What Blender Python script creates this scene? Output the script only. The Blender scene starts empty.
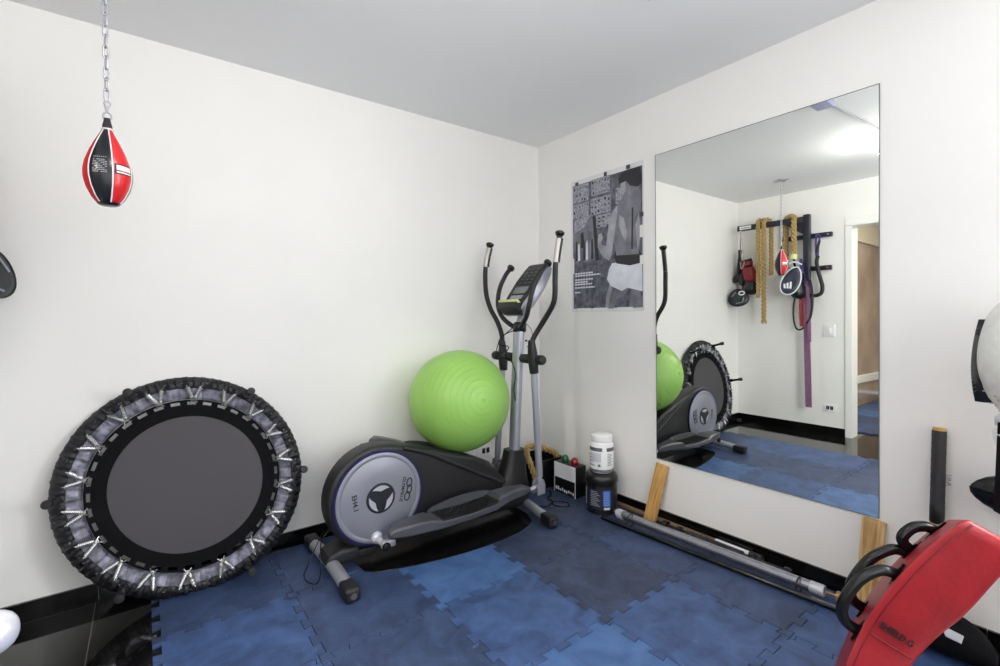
import bpy, bmesh, math, random
from mathutils import Vector, Matrix
random.seed(7)
PI = math.pi
col = bpy.context.scene.collection
W, H, BACK = 3.098, 2.5, -4.2          # room width along x, height, y of the wall behind the camera
MT = 0.012                             # thickness of the puzzle mats

# ------------------------------------------------------------------ materials
def srgb(r, g, b):
    f = lambda c: (c/255/12.92) if c/255 <= .04045 else ((c/255+.055)/1.055)**2.4
    return (f(r), f(g), f(b), 1)
def mat(name, rgb, rough=.5, metal=0, bump=0, scale=40, var=0, vscale=6, coat=0, emit=None, spec=None, detail=4, var_rgb=None, trans=0):
    m = bpy.data.materials.new(name); m.use_nodes = True
    nt = m.node_tree; N = nt.nodes; L = nt.links
    b = N['Principled BSDF']
    b.inputs['Base Color'].default_value = srgb(*rgb)
    b.inputs['Roughness'].default_value = rough
    b.inputs['Metallic'].default_value = metal
    if spec is not None: b.inputs['Specular IOR Level'].default_value = spec
    if coat: b.inputs['Coat Weight'].default_value = coat; b.inputs['Coat Roughness'].default_value = .1
    if trans: b.inputs['Transmission Weight'].default_value = trans
    if emit: b.inputs['Emission Color'].default_value = srgb(*rgb); b.inputs['Emission Strength'].default_value = emit
    if bump or var:
        tc = N.new('ShaderNodeTexCoord')
    if bump:
        n = N.new('ShaderNodeTexNoise'); n.inputs['Scale'].default_value = scale; n.inputs['Detail'].default_value = detail
        L.new(tc.outputs['Object'], n.inputs['Vector'])
        bp = N.new('ShaderNodeBump'); bp.inputs['Strength'].default_value = min(1, bump); bp.inputs['Distance'].default_value = .003
        L.new(n.outputs['Fac'], bp.inputs['Height']); L.new(bp.outputs['Normal'], b.inputs['Normal'])
    if var:
        n2 = N.new('ShaderNodeTexNoise'); n2.inputs['Scale'].default_value = vscale; n2.inputs['Detail'].default_value = 5
        L.new(tc.outputs['Object'], n2.inputs['Vector'])
        r = N.new('ShaderNodeValToRGB'); r.color_ramp.elements[0].position = .35; r.color_ramp.elements[1].position = .68
        c2 = var_rgb or tuple(max(0, c*(1-var)) for c in rgb)
        r.color_ramp.elements[0].color = srgb(*c2); r.color_ramp.elements[1].color = srgb(*rgb)
        L.new(n2.outputs['Fac'], r.inputs['Fac']); L.new(r.outputs['Color'], b.inputs['Base Color'])
    return m
M = {}
M['wall'] = mat('wall_paint', (243, 241, 238), .6, bump=.12, scale=180, var=.02, vscale=1.3)
M['ceil'] = mat('ceiling_paint', (240, 240, 242), .8, bump=.25, scale=160)
M['granite'] = mat('black_granite', (14, 14, 14), .09, bump=.02, scale=30)
M['white_trim'] = mat('white_trim_paint', (236, 236, 232), .35, bump=.05, scale=30)
M['bracket'] = mat('dark_navy_paint', (30, 31, 46), .35)
M['beige'] = mat('beige_paint', (206, 198, 176), .6)
M['dark_wood'] = mat('dark_wood', (46, 32, 24), .3)
M['hall'] = mat('hall_polished_panel', (186, 166, 148), .12, var=.18, vscale=2, bump=.1, scale=12)
M['black_plastic'] = mat('black_plastic', (22, 22, 25), .46, bump=.25, scale=350)
M['black_gloss'] = mat('black_gloss_plastic', (17, 17, 19), .22)
M['grey_plastic'] = mat('dark_grey_plastic', (70, 71, 78), .36, bump=.2, scale=400)
M['foam'] = mat('black_foam_grip', (22, 20, 24), .48, bump=.1, scale=200)
M['rubber'] = mat('black_rubber', (24, 24, 27), .55, bump=.2, scale=200)
M['silver'] = mat('silver_paint', (172, 174, 184), .3, metal=.55)
M['silver_disc'] = mat('silver_disc', (140, 141, 152), .42, metal=.35)
M['silver_light'] = mat('silver_light_petal', (186, 188, 196), .3, metal=.3)
M['blue_rim'] = mat('indigo_rim', (26, 22, 78), .35)
M['chrome'] = mat('chrome', (222, 224, 230), .1, metal=1)
M['steel'] = mat('worn_steel', (170, 170, 180), .27, metal=.85, var=.08, vscale=30)
M['dark_steel'] = mat('dark_worn_steel', (72, 70, 70), .4, metal=.6, var=.5, vscale=60)
M['brass'] = mat('aged_brass', (150, 120, 90), .4, metal=.7)
M['zinc'] = mat('zinc_chain', (188, 188, 198), .32, metal=.7)
M['ink'] = mat('black_ink', (24, 24, 34), .5)
M['white_ink'] = mat('white_ink', (232, 232, 236), .5)
M['grey_ink'] = mat('grey_ink', (150, 152, 160), .5)
M['lcd'] = mat('grey_lcd', (120, 124, 124), .2)
M['yellow'] = mat('pale_yellow_plastic', (222, 224, 150), .5)
M['red'] = mat('red_leather', (172, 36, 46), .40, bump=.35, scale=60, var=.12, vscale=8)
M['redbag'] = mat('red_vinyl', (205, 34, 40), .28, bump=.1, scale=60)
M['blackbag'] = mat('black_vinyl', (20, 22, 30), .28, bump=.1, scale=60)
M['darkred'] = mat('dark_red_leather', (128, 22, 34), .35, bump=.2, scale=60)
M['navy'] = mat('navy_vinyl', (38, 42, 60), .35, bump=.15, scale=60)
M['white_vinyl'] = mat('white_vinyl', (226, 226, 230), .35)
M['worn_white'] = mat('worn_white_leather', (236, 236, 232), .5, bump=.8, scale=45, var=.12, vscale=26, var_rgb=(222, 221, 216))
M['frayed'] = mat('frayed_lining', (200, 198, 188), .8, bump=1, scale=90, var=.3, vscale=60, var_rgb=(140, 136, 124))
M['white_plastic'] = mat('white_plastic', (240, 240, 240), .3)
M['tub_black'] = mat('black_tub_plastic', (20, 20, 23), .3)
M['label_dark'] = mat('dark_label', (36, 38, 52), .35)
M['label_blue'] = mat('blue_label', (70, 120, 205), .35)
M['label_grey'] = mat('grey_label', (110, 112, 118), .3, metal=.2)
M['label_pale'] = mat('pale_label', (205, 208, 216), .4)
M['grip_silver'] = mat('silver_pulse_grip', (196, 190, 184), .35, metal=.5)
M['green_knob'] = mat('green_knob', (16, 92, 52), .2, coat=.5)
M['red_knob'] = mat('red_knob', (150, 22, 36), .2, coat=.5)
M['tapewrap'] = mat('black_cloth_tape', (50, 49, 52), .75, bump=.8, scale=160)
M['tapeblack'] = mat('black_electrical_tape', (16, 15, 18), .4)
M['purple'] = mat('purple_latex_band', (142, 98, 132), .45, var=.1, vscale=20)
M['red_band'] = mat('red_latex_band', (150, 52, 44), .45)
M['violet_web'] = mat('violet_webbing', (74, 60, 120), .6)
M['spring'] = mat('bright_spring_steel', (205, 205, 205), .22, metal=.8)
M['shade_black'] = mat('black_shade_sheet', (12, 12, 14), .22)  # for the sheet that paints shade under the trainer
M['satin'] = mat('satin_silver', (226, 226, 238), .25, metal=.4)
M['lilac'] = mat('lilac_nylon', (168, 166, 186), .3, bump=1, scale=30, var=.45, vscale=30, detail=2)
M['skirt'] = mat('black_gathered_nylon', (23, 23, 29), .5, bump=.5, scale=60)
M['webbing'] = mat('black_webbing', (12, 12, 16), .8, spec=.15, bump=.4, scale=200)
M['jump'] = mat('grey_jumping_mat', (70, 67, 71), .62, bump=.25, scale=600)
M['poster_bg'] = mat('poster_dark_grey', (112, 114, 128), .35, var=.42, vscale=24)
M['poster_paper'] = mat('poster_paper', (222, 222, 224), .4)
M['tape_white'] = mat('white_paper_tape', (232, 232, 228), .6)
M['poster_pale'] = mat('poster_pale_grey', (180, 182, 192), .35, var=.35, vscale=90)
M['poster_mid'] = mat('poster_mid_grey', (132, 132, 144), .35, var=.3, vscale=12)
M['poster_skin'] = mat('poster_figure_grey', (136, 136, 146), .35, var=.32, vscale=9)
M['poster_skin_light'] = mat('poster_figure_pale', (172, 172, 180), .35, var=.2, vscale=12)
M['poster_black'] = mat('poster_black', (34, 33, 38), .35)
M['poster_white'] = mat('poster_white', (228, 230, 240), .35, var=.08, vscale=16)
M['tape_dark'] = mat('dark_tape', (60, 60, 68), .5)
M['zebra'] = mat('wood_end', (196, 160, 100), .5)

def wood(name, a, b, scale=14, axis_scale=(1, 1, .08)):
    m = bpy.data.materials.new(name); m.use_nodes = True
    N = m.node_tree.nodes; L = m.node_tree.links; p = N['Principled BSDF']
    tc = N.new('ShaderNodeTexCoord'); mp = N.new('ShaderNodeMapping'); mp.inputs['Scale'].default_value = axis_scale
    n = N.new('ShaderNodeTexNoise'); n.inputs['Scale'].default_value = scale*6; n.inputs['Detail'].default_value = 4; n.inputs['Distortion'].default_value = .6
    r = N.new('ShaderNodeValToRGB'); r.color_ramp.elements[0].position = .3; r.color_ramp.elements[1].position = .65
    r.color_ramp.elements[0].color = srgb(*a); r.color_ramp.elements[1].color = srgb(*b)
    L.new(tc.outputs['Object'], mp.inputs['Vector']); L.new(mp.outputs['Vector'], n.inputs['Vector'])
    L.new(n.outputs['Fac'], r.inputs['Fac']); L.new(r.outputs['Color'], p.inputs['Base Color'])
    p.inputs['Roughness'].default_value = .5
    return m
M['pine'] = wood('pine_plank', (170, 122, 60), (214, 172, 104))
M['pine2'] = wood('laminated_plank', (146, 104, 58), (214, 180, 120), scale=9)
M['brown_pole'] = wood('brown_pole_wood', (92, 72, 56), (142, 116, 92), axis_scale=(1, .08, 1))

def rope_mat():
    m = bpy.data.materials.new('sisal_rope'); m.use_nodes = True
    N = m.node_tree.nodes; L = m.node_tree.links; p = N['Principled BSDF']
    tc = N.new('ShaderNodeTexCoord')
    n = N.new('ShaderNodeTexNoise'); n.inputs['Scale'].default_value = 260
    r = N.new('ShaderNodeValToRGB'); r.color_ramp.elements[0].color = srgb(128, 102, 56); r.color_ramp.elements[1].color = srgb(208, 178, 116)
    L.new(tc.outputs['Object'], n.inputs['Vector']); L.new(n.outputs['Fac'], r.inputs['Fac']); L.new(r.outputs['Color'], p.inputs['Base Color'])
    p.inputs['Roughness'].default_value = .8
    bp = N.new('ShaderNodeBump'); bp.inputs['Strength'].default_value = .6; bp.inputs['Distance'].default_value = .002
    L.new(n.outputs['Fac'], bp.inputs['Height']); L.new(bp.outputs['Normal'], p.inputs['Normal'])
    return m
M['rope'] = rope_mat()

def ball_mat():
    m = bpy.data.materials.new('green_ball_vinyl'); m.use_nodes = True
    N = m.node_tree.nodes; L = m.node_tree.links; p = N['Principled BSDF']
    p.inputs['Base Color'].default_value = srgb(146, 194, 94); p.inputs['Roughness'].default_value = .38
    tc = N.new('ShaderNodeTexCoord'); nm = N.new('ShaderNodeVectorMath'); nm.operation = 'NORMALIZE'
    sx = N.new('ShaderNodeSeparateXYZ'); ac = N.new('ShaderNodeMath'); ac.operation = 'ARCCOSINE'
    L.new(tc.outputs['Object'], nm.inputs[0]); L.new(nm.outputs['Vector'], sx.inputs[0]); L.new(sx.outputs['Z'], ac.inputs[0])
    mu = N.new('ShaderNodeMath'); mu.operation = 'MULTIPLY'; mu.inputs[1].default_value = 52
    si = N.new('ShaderNodeMath'); si.operation = 'SINE'
    pw = N.new('ShaderNodeMath'); pw.operation = 'GREATER_THAN'; pw.inputs[1].default_value = .93
    L.new(ac.outputs[0], mu.inputs[0]); L.new(mu.outputs[0], si.inputs[0]); L.new(si.outputs[0], pw.inputs[0])
    bp = N.new('ShaderNodeBump'); bp.inputs['Strength'].default_value = .9; bp.inputs['Distance'].default_value = .004; bp.invert = False
    L.new(pw.outputs[0], bp.inputs['Height']); L.new(bp.outputs['Normal'], p.inputs['Normal'])
    return m
M['ball'] = ball_mat()

def mirror_mat():
    m = bpy.data.materials.new('mirror_silvering'); m.use_nodes = True
    N = m.node_tree.nodes; p = N['Principled BSDF']
    p.inputs['Base Color'].default_value = (.915, .93, .885, 1); p.inputs['Metallic'].default_value = 1; p.inputs['Roughness'].default_value = 0
    return m
M['mirror'] = mirror_mat()
M['glass_edge'] = mat('ground_glass_edge', (96, 108, 102), .3)

def floor_mat():                       # polished black granite slabs with thin grey joints
    m = bpy.data.materials.new('floor_granite_tiles'); m.use_nodes = True
    N = m.node_tree.nodes; L = m.node_tree.links; p = N['Principled BSDF']
    g = N.new('ShaderNodeNewGeometry'); s = N.new('ShaderNodeSeparateXYZ'); L.new(g.outputs['Position'], s.inputs[0])
    outs = []
    for ax, off in (('X', 2.594), ('Y', .62)):
        a = N.new('ShaderNodeMath'); a.operation = 'ADD'; a.inputs[1].default_value = off
        d = N.new('ShaderNodeMath'); d.operation = 'PINGPONG'; d.inputs[1].default_value = .3
        c = N.new('ShaderNodeMath'); c.operation = 'LESS_THAN'; c.inputs[1].default_value = .0016
        L.new(s.outputs[ax], a.inputs[0]); L.new(a.outputs[0], d.inputs[0]); L.new(d.outputs[0], c.inputs[0]); outs.append(c)
    mx = N.new('ShaderNodeMath'); mx.operation = 'MAXIMUM'; L.new(outs[0].outputs[0], mx.inputs[0]); L.new(outs[1].outputs[0], mx.inputs[1])
    mix = N.new('ShaderNodeMix'); mix.data_type = 'RGBA'; mix.inputs['A'].default_value = srgb(20, 19, 18); mix.inputs['B'].default_value = srgb(86, 82, 76)
    L.new(mx.outputs[0], mix.inputs['Factor']); L.new(mix.outputs['Result'], p.inputs['Base Color'])
    p.inputs['Roughness'].default_value = .06; p.inputs['Specular IOR Level'].default_value = .7
    return m
M['floor'] = floor_mat()

def mat_rubber(name, dark, light):     # mottled, finely ribbed EVA
    m = bpy.data.materials.new(name); m.use_nodes = True
    N = m.node_tree.nodes; L = m.node_tree.links; p = N['Principled BSDF']
    g = N.new('ShaderNodeNewGeometry')
    n = N.new('ShaderNodeTexNoise'); n.inputs['Scale'].default_value = 8; n.inputs['Detail'].default_value = 9; n.inputs['Roughness'].default_value = .62; n.inputs['Distortion'].default_value = .8
    r = N.new('ShaderNodeValToRGB'); r.color_ramp.elements[0].position = .33; r.color_ramp.elements[1].position = .68
    r.color_ramp.elements[0].color = srgb(*dark); r.color_ramp.elements[1].color = srgb(*light)
    L.new(g.outputs['Position'], n.inputs['Vector']); L.new(n.outputs['Fac'], r.inputs['Fac'])
    # pale scuffs
    n3 = N.new('ShaderNodeTexNoise'); n3.inputs['Scale'].default_value = 34; n3.inputs['Detail'].default_value = 6; n3.inputs['Distortion'].default_value = 1.5
    L.new(g.outputs['Position'], n3.inputs['Vector'])
    r3 = N.new('ShaderNodeValToRGB'); r3.color_ramp.elements[0].position = .66; r3.color_ramp.elements[1].position = .82
    r3.color_ramp.elements[0].color = (0, 0, 0, 1); r3.color_ramp.elements[1].color = (.5, .5, .5, 1)
    L.new(n3.outputs['Fac'], r3.inputs['Fac'])
    mix = N.new('ShaderNodeMix'); mix.data_type = 'RGBA'; mix.inputs['B'].default_value = srgb(130, 140, 165)
    L.new(r3.outputs['Color'], mix.inputs['Factor']); L.new(r.outputs['Color'], mix.inputs['A']); L.new(mix.outputs['Result'], p.inputs['Base Color'])
    p.inputs['Roughness'].default_value = .5
    n2 = N.new('ShaderNodeTexNoise'); n2.inputs['Scale'].default_value = 260
    L.new(g.outputs['Position'], n2.inputs['Vector'])
    bp = N.new('ShaderNodeBump'); bp.inputs['Strength'].default_value = .35; bp.inputs['Distance'].default_value = .001
    L.new(n2.outputs['Fac'], bp.inputs['Height']); L.new(bp.outputs['Normal'], p.inputs['Normal'])
    return m
M['mat0'] = mat_rubber('slate_mat', (36, 46, 68), (60, 74, 104))
M['mat1'] = mat_rubber('blue_mat', (38, 52, 82), (62, 80, 118))
M['mat2'] = mat_rubber('bright_blue_mat', (52, 80, 124), (76, 110, 160))
M['mat3'] = mat_rubber('mid_blue_mat', (42, 62, 100), (68, 94, 142))

# ------------------------------------------------------------------ mesh helpers
def V(*a): return Vector(a)
def box(bm, c, s, rot=None, bev=0):
    t = bmesh.new(); bmesh.ops.create_cube(t, size=1)
    for v in t.verts: v.co = Vector((v.co.x*s[0], v.co.y*s[1], v.co.z*s[2]))
    if bev: bmesh.ops.bevel(t, geom=list(t.edges), offset=bev, segments=3, profile=.5, affect='EDGES')
    if rot is not None:
        for v in t.verts: v.co = rot @ v.co
    for v in t.verts: v.co += Vector(c)
    merge(bm, t)
def merge(bm, t, mi=None):
    mp = {}
    for v in t.verts: mp[v] = bm.verts.new(v.co)
    for f in t.faces:
        try: nf = bm.faces.new([mp[v] for v in f.verts]); nf.material_index = f.material_index if mi is None else mi; nf.smooth = f.smooth
        except ValueError: pass
    t.free()
def frame_for(d, ref=None):
    d = Vector(d).normalized(); a = ref or (Vector((0, 0, 1)) if abs(d.z) < .9 else Vector((1, 0, 0)))
    x = a.cross(d).normalized(); return x, d.cross(x)
def loft(bm, rings, closed=False, caps=True, mi=0):
    rs = [[bm.verts.new(p) for p in r] for r in rings]; n = len(rs[0])
    last = len(rs) if closed else len(rs)-1
    for i in range(last):
        a, b = rs[i], rs[(i+1) % len(rs)]
        for k in range(n):
            f = bm.faces.new((a[k], a[(k+1) % n], b[(k+1) % n], b[k])); f.material_index = mi
    if caps and not closed:
        bm.faces.new(rs[0][::-1]).material_index = mi; bm.faces.new(rs[-1]).material_index = mi
def tube(bm, pts, r, seg=12, closed=False, sy=1, caps=True, mi=0, ref=None):
    pts = [Vector(p) for p in pts]; n = len(pts)
    rr = r if isinstance(r, (list, tuple)) else [r]*n
    T = []
    for i in range(n):
        a = pts[(i-1) % n] if closed or i > 0 else pts[i]; b = pts[(i+1) % n] if closed or i < n-1 else pts[i]
        T.append((b-a).normalized())
    x, y = frame_for(T[0], ref); rings = []
    for i in range(n):
        x = (x - T[i]*x.dot(T[i])).normalized(); y = T[i].cross(x)
        rings.append([pts[i] + (x*math.cos(2*PI*k/seg) + y*sy*math.sin(2*PI*k/seg))*rr[i] for k in range(seg)])
    loft(bm, rings, closed, caps, mi)
def smooth_path(pts, n=6, closed=False):     # Catmull-Rom
    P = [Vector(p) for p in pts]; out = []; m = len(P)
    for i in range(m if closed else m-1):
        p0 = P[(i-1) % m] if closed or i > 0 else P[i]; p1 = P[i]; p2 = P[(i+1) % m]; p3 = P[(i+2) % m] if closed or i < m-2 else p2
        for k in range(n):
            t = k/n
            out.append(.5*((2*p1)+(p2-p0)*t+(2*p0-5*p1+4*p2-p3)*t*t+(3*p1-p0-3*p2+p3)*t**3))
    if not closed: out.append(P[-1])
    return out
def lathe(bm, prof, c, axis=(0, 0, 1), seg=32, mi=0, caps=True):
    axis = Vector(axis).normalized(); x, y = frame_for(axis); c = Vector(c)
    loft(bm, [[c + axis*h + (x*math.cos(2*PI*k/seg)+y*math.sin(2*PI*k/seg))*max(r, 1e-4) for k in range(seg)] for r, h in prof], caps=caps, mi=mi)
def cyl(bm, a, b, r, seg=20, bev=0, r2=None, mi=0):
    a, b = Vector(a), Vector(b); L_ = (b-a).length; r2 = r if r2 is None else r2
    if bev: lathe(bm, [(r-bev, 0), (r-bev*.3, bev*.3), (r, bev), (r2, L_-bev), (r2-bev*.3, L_-bev*.3), (r2-bev, L_)], a, b-a, seg, mi)
    else: lathe(bm, [(r, 0), (r2, L_)], a, b-a, seg, mi)
def ellipsoid(bm, c, rad, rot=None, u=24, v=14):
    t = bmesh.new(); bmesh.ops.create_uvsphere(t, u_segments=u, v_segments=v, radius=1)
    for w in t.verts:
        w.co = Vector((w.co.x*rad[0], w.co.y*rad[1], w.co.z*rad[2]))
        if rot is not None: w.co = rot @ w.co
        w.co += Vector(c)
    merge(bm, t)
def prism(bm, pts, depth_vec, bev=0, seg=3):
    """closed 3D outline extruded along depth_vec"""
    t = bmesh.new(); a = [t.verts.new(Vector(p)) for p in pts]; b = [t.verts.new(Vector(p)+Vector(depth_vec)) for p in pts]
    n = len(a); t.faces.new(a[::-1]); t.faces.new(b)
    for i in range(n): t.faces.new((a[i], a[(i+1) % n], b[(i+1) % n], b[i]))
    bmesh.ops.recalc_face_normals(t, faces=list(t.faces))
    if bev:
        capf = [f for f in t.faces if len(f.verts) == n]
        es = set()
        for f in capf: es |= set(f.edges)
        bmesh.ops.bevel(t, geom=list(es), offset=bev, segments=seg, profile=.5, affect='EDGES')
    merge(bm, t)
def world_origin(p):
    o = Vector((0, 0, 0))
    while p is not None: o = o + p.location; p = p.parent
    return o
def obj(name, bm, m, parent=None, smooth=40, mats=None, loc=None):
    """bm is in world coordinates; the mesh is stored relative to its parent's place (or loc)"""
    bmesh.ops.recalc_face_normals(bm, faces=list(bm.faces))
    o_ = world_origin(parent) if parent else Vector(loc or (0, 0, 0))
    for v in bm.verts: v.co -= o_
    me = bpy.data.meshes.new(name); bm.to_mesh(me); bm.free()
    for k in (mats or [m]): me.materials.append(M[k] if isinstance(k, str) else k)
    if smooth:
        me.shade_smooth()
        try: me.set_sharp_from_angle(angle=math.radians(smooth))
        except Exception: pass
    o = bpy.data.objects.new(name, me); col.objects.link(o)
    if parent: o.parent = parent
    elif loc: o.location = loc
    return o
def tag(o, label, cat, group=None, kind=None):
    o['label'] = label; o['category'] = cat
    if group: o['group'] = group
    if kind: o['kind'] = kind
    return o
def thing(name, label, cat, loc, group=None):
    o = bpy.data.objects.new(name, None); o.empty_display_size = .05; col.objects.link(o); o.location = loc
    return tag(o, label, cat, group)
def struct(name, bm, m, parent=None, smooth=0):
    o = obj(name, bm, m, parent, smooth); 
    if not parent: o['kind'] = 'structure'
    return o
def B(): return bmesh.new()
def text_bm(s, size, extrude=.0006):
    cu = bpy.data.curves.new('lettering', 'FONT'); cu.body = s; cu.size = size; cu.extrude = extrude; cu.offset = size*.022; cu.align_x = 'CENTER'; cu.align_y = 'CENTER'; cu.resolution_u = 3
    o = bpy.data.objects.new('lettering', cu); col.objects.link(o)
    dg = bpy.context.evaluated_depsgraph_get(); me = bpy.data.meshes.new_from_object(o.evaluated_get(dg))
    bm = B(); bm.from_mesh(me); bpy.data.objects.remove(o); bpy.data.curves.remove(cu); bpy.data.meshes.remove(me)
    return bm
def text(name, s, size, org, xdir, ydir, m, parent, sx=1):
    bm = text_bm(s, size); X = Vector(xdir).normalized(); Y = Vector(ydir).normalized(); Z = X.cross(Y)
    for v in bm.verts: c = v.co.copy(); v.co = Vector(org) + X*c.x*sx + Y*c.y + Z*c.z
    return obj(name, bm, m, parent, 0)

# ------------------------------------------------------------------ the room
b = B(); box(b, (-W/2-1.4, BACK/2, -.05), (W+3.2, -BACK+.4, .1)); struct('floor', b, 'floor')
b = B(); box(b, (-W/2-1.4, BACK/2, H+.05), (W+3.2, -BACK+.4, .1)); struct('ceiling', b, 'ceil')
b = B(); box(b, (-W/2, .06, H/2), (W+.3, .12, H)); struct('wall_left', b, 'wall')
RY0, RY1, RZ0, RZ1 = -4.1, -2.95, .85, 2.2     # added window in the right wall, beside the camera, for fill light
b = B(); box(b, (.06, (RY1+.1)/2, H/2), (.12, .1-RY1, H)); box(b, (.06, (BACK-.1+RY0)/2, H/2), (.12, RY0-BACK+.1, H))
box(b, (.06, (RY0+RY1)/2, RZ0/2), (.12, RY1-RY0, RZ0)); box(b, (.06, (RY0+RY1)/2, (RZ1+H)/2), (.12, RY1-RY0, H-RZ1)); struct('wall_right', b, 'wall')
b = B()
for y in (RY0+.025, (RY0+RY1)/2, RY1-.025): box(b, (.06, y, (RZ0+RZ1)/2), (.06, .05, RZ1-RZ0))
for z in (RZ0+.025, RZ1-.025): box(b, (.06, (RY0+RY1)/2, z), (.06, RY1-RY0, .05))
struct('added_window_2', b, 'white_trim')
DY0, DY1, DZ = -1.09, -1.947, 2.085
b = B()
box(b, (-W-.07, DY0/2, H/2), (.14, -DY0, H)); box(b, (-W-.07, (DY1+BACK)/2, H/2), (.14, DY1-BACK, H)); box(b, (-W-.07, (DY0+DY1)/2, (H+DZ)/2), (.14, DY0-DY1, H-DZ))
struct('wall_opposite', b, 'wall')
WX0, WX1, WZ0, WZ1 = -2.85, -1.5, .85, 2.2  # added window in the back wall, out of view, lets in fill
b = B()
box(b, ((WX1)/2, BACK-.07, H/2), (-WX1, .14, H)); box(b, ((-W+WX0)/2, BACK-.07, H/2), (W+WX0, .14, H))
box(b, ((WX0+WX1)/2, BACK-.07, WZ0/2), (WX1-WX0, .14, WZ0)); box(b, ((WX0+WX1)/2, BACK-.07, (H+WZ1)/2), (WX1-WX0, .14, H-WZ1))
struct('wall_back', b, 'wall')
b = B()
for x in (WX0+.025, (WX0+WX1)/2, WX1-.025): box(b, (x, BACK-.07, (WZ0+WZ1)/2), (.05, .06, WZ1-WZ0))
for z in (WZ0+.025, WZ1-.025): box(b, ((WX0+WX1)/2, BACK-.07, z), (WX1-WX0, .06, .05))
struct('added_window_1', b, 'white_trim')
# skirting of black granite, in lengths with fine joints
def skirting(name, a, c, n, joints):
    a, c, n = Vector(a), Vector(c), Vector(n); d = (c-a).normalized(); L_ = (c-a).length; bm = B()
    ts = [0]+joints+[L_]
    for t0, t1 in zip(ts, ts[1:]):
        p, q = a+d*(t0+.0008), a+d*(t1-.0008)
        prism(bm, [p, p+V(0, 0, .079), p+V(0, 0, .079)+n*.012, p+n*.012], q-p)
    return struct(name, bm, 'granite')
skirting('baseboard_left', (-W+.013, -.0002, 0), (-.013, -.0002, 0), (0, -1, 0), [.5, 1.1, 1.7, 2.3, 2.9])
skirting('baseboard_right', (-.0002, 0, 0), (-.0002, BACK, 0), (-1, 0, 0), [.62, 1.2, 1.84, 2.4, 3.0, 3.6])
skirting('baseboard_opposite', (-W+.0002, 0, 0), (-W+.0002, -1.05, 0), (1, 0, 0), [.5])
# door lining and casing
b = B()
for y, s in ((-1.051, -1), (-2.0, 1)):
    box(b, (-W+.008, y+s*.0275, 1.0345), (.02, .055, 2.069), bev=.003)
box(b, (-W+.008, -1.5255, 2.11), (.02, .949, .08), bev=.003)
box(b, (-W-.07, DY0-.006, DZ/2), (.15, .02, DZ)); box(b, (-W-.07, DY1+.006, DZ/2), (.15, .02, DZ)); box(b, (-W-.07, -1.52, DZ-.008), (.15, .86, .02))
struct('door_1', b, 'white_trim')
# the hallway behind it
b = B(); box(b, (-W-.14-1.7, -.54, H/2), (3.4, .12, H)); struct('wall_hall_side', b, 'hall')
b = B(); box(b, (-6.7, -2.3, H/2), (.12, 3.6, H)); struct('wall_hall_end', b, 'hall')
b = B(); box(b, (-W-.14-1.7, -4.0, H/2), (3.4, .12, H)); struct('wall_hall_far', b, 'wall')
b = B()
prism(b, [(-W-.15, -.601, .34), (-6.6, -.601, .27), (-6.6, -.601, .37), (-W-.15, -.601, .44)], (0, -.03, 0), bev=.008); struct('trim_1', b, 'white_trim')
b = B(); box(b, (-4.95, -.615, 2.28), (3.3, .03, .26)); struct('trim_2', b, 'beige')
b = B(); box(b, (-4.95, -.72, 2.455), (3.3, .24, .09)); struct('trim_3', b, 'ceil')

# ------------------------------------------------------------------ puzzle mats
TILE = .475; AMP = .028
def edge(n=4):                          # (t, offset) along one tile edge
    p = TILE/n; out = [(0, -AMP/2)]
    for i in range(n):
        a = i*p+p*.27; c = i*p+p*.73
        out += [(a, -AMP/2), (a-.007, AMP/2), (c+.007, AMP/2), (c, -AMP/2)]
    out.append((TILE, -AMP/2)); return out
EDGE = edge()
def make_mat(x0, y0, mkey, straight=()):
    """tile whose corner nearest the room corner is (x0, y0); extends to -x and -y"""
    G = .0013; xl, xr, yb, yt = x0-TILE, x0, y0-TILE, y0
    def h(y, x_from, st):    # along x (left to right)
        return [(x_from+t, y+(-AMP/2 if st else o)) for t, o in EDGE]
    def v(x, y_from, st): return [(x+(-AMP/2 if st else o), y_from+t) for t, o in EDGE]
    bot = h(yb, xl, False); top = h(yt, xl, 'top' in straight); left = v(xl, yb, False); right = v(xr, yb, 'right' in straight)
    sh = AMP/2
    bot = [(x if 0 < i < len(bot)-1 else x-sh, y) for i, (x, y) in enumerate(bot)]; top = [(x if 0 < i < len(top)-1 else x-sh, y) for i, (x, y) in enumerate(top)]
    left = [(x, y if 0 < i < len(left)-1 else y-sh) for i, (x, y) in enumerate(left)]; right = [(x, y if 0 < i < len(right)-1 else y-sh) for i, (x, y) in enumerate(right)]
    out = bot[:-1] + right[:-1] + top[::-1][:-1] + left[::-1][:-1]
    # inset by a hair so neighbours show a joint
    n = len(out); ins = []
    for i in range(n):
        p0, p1, p2 = Vector(out[i-1]), Vector(out[i]), Vector(out[(i+1) % n])
        d1 = (p1-p0); d2 = (p2-p1)
        if d1.length < 1e-6 or d2.length < 1e-6: ins.append(p1); continue
        d1.normalize(); d2.normalize(); n1 = Vector((-d1.y, d1.x)); n2 = Vector((-d2.y, d2.x)); nn = n1+n2
        nn = nn/max(.35, nn.length_squared)*2
        ins.append(p1+nn*G)
    bm = B(); prism(bm, [(p.x, p.y, .0003) for p in ins], (0, 0, MT-.0003), bev=.0009, seg=1)
    return obj('puzzle_mat', bm, mkey, None, 0, loc=(xl+TILE/2, yb+TILE/2, 0))
XN = ['mirror wall', 'second column from the mirror wall', 'third column from the mirror wall', 'fourth column from the mirror wall', 'column at the bare floor']
RN = ['along the trampoline wall', 'second row from the trampoline wall', 'third row', 'fourth row', 'fifth row']
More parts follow.
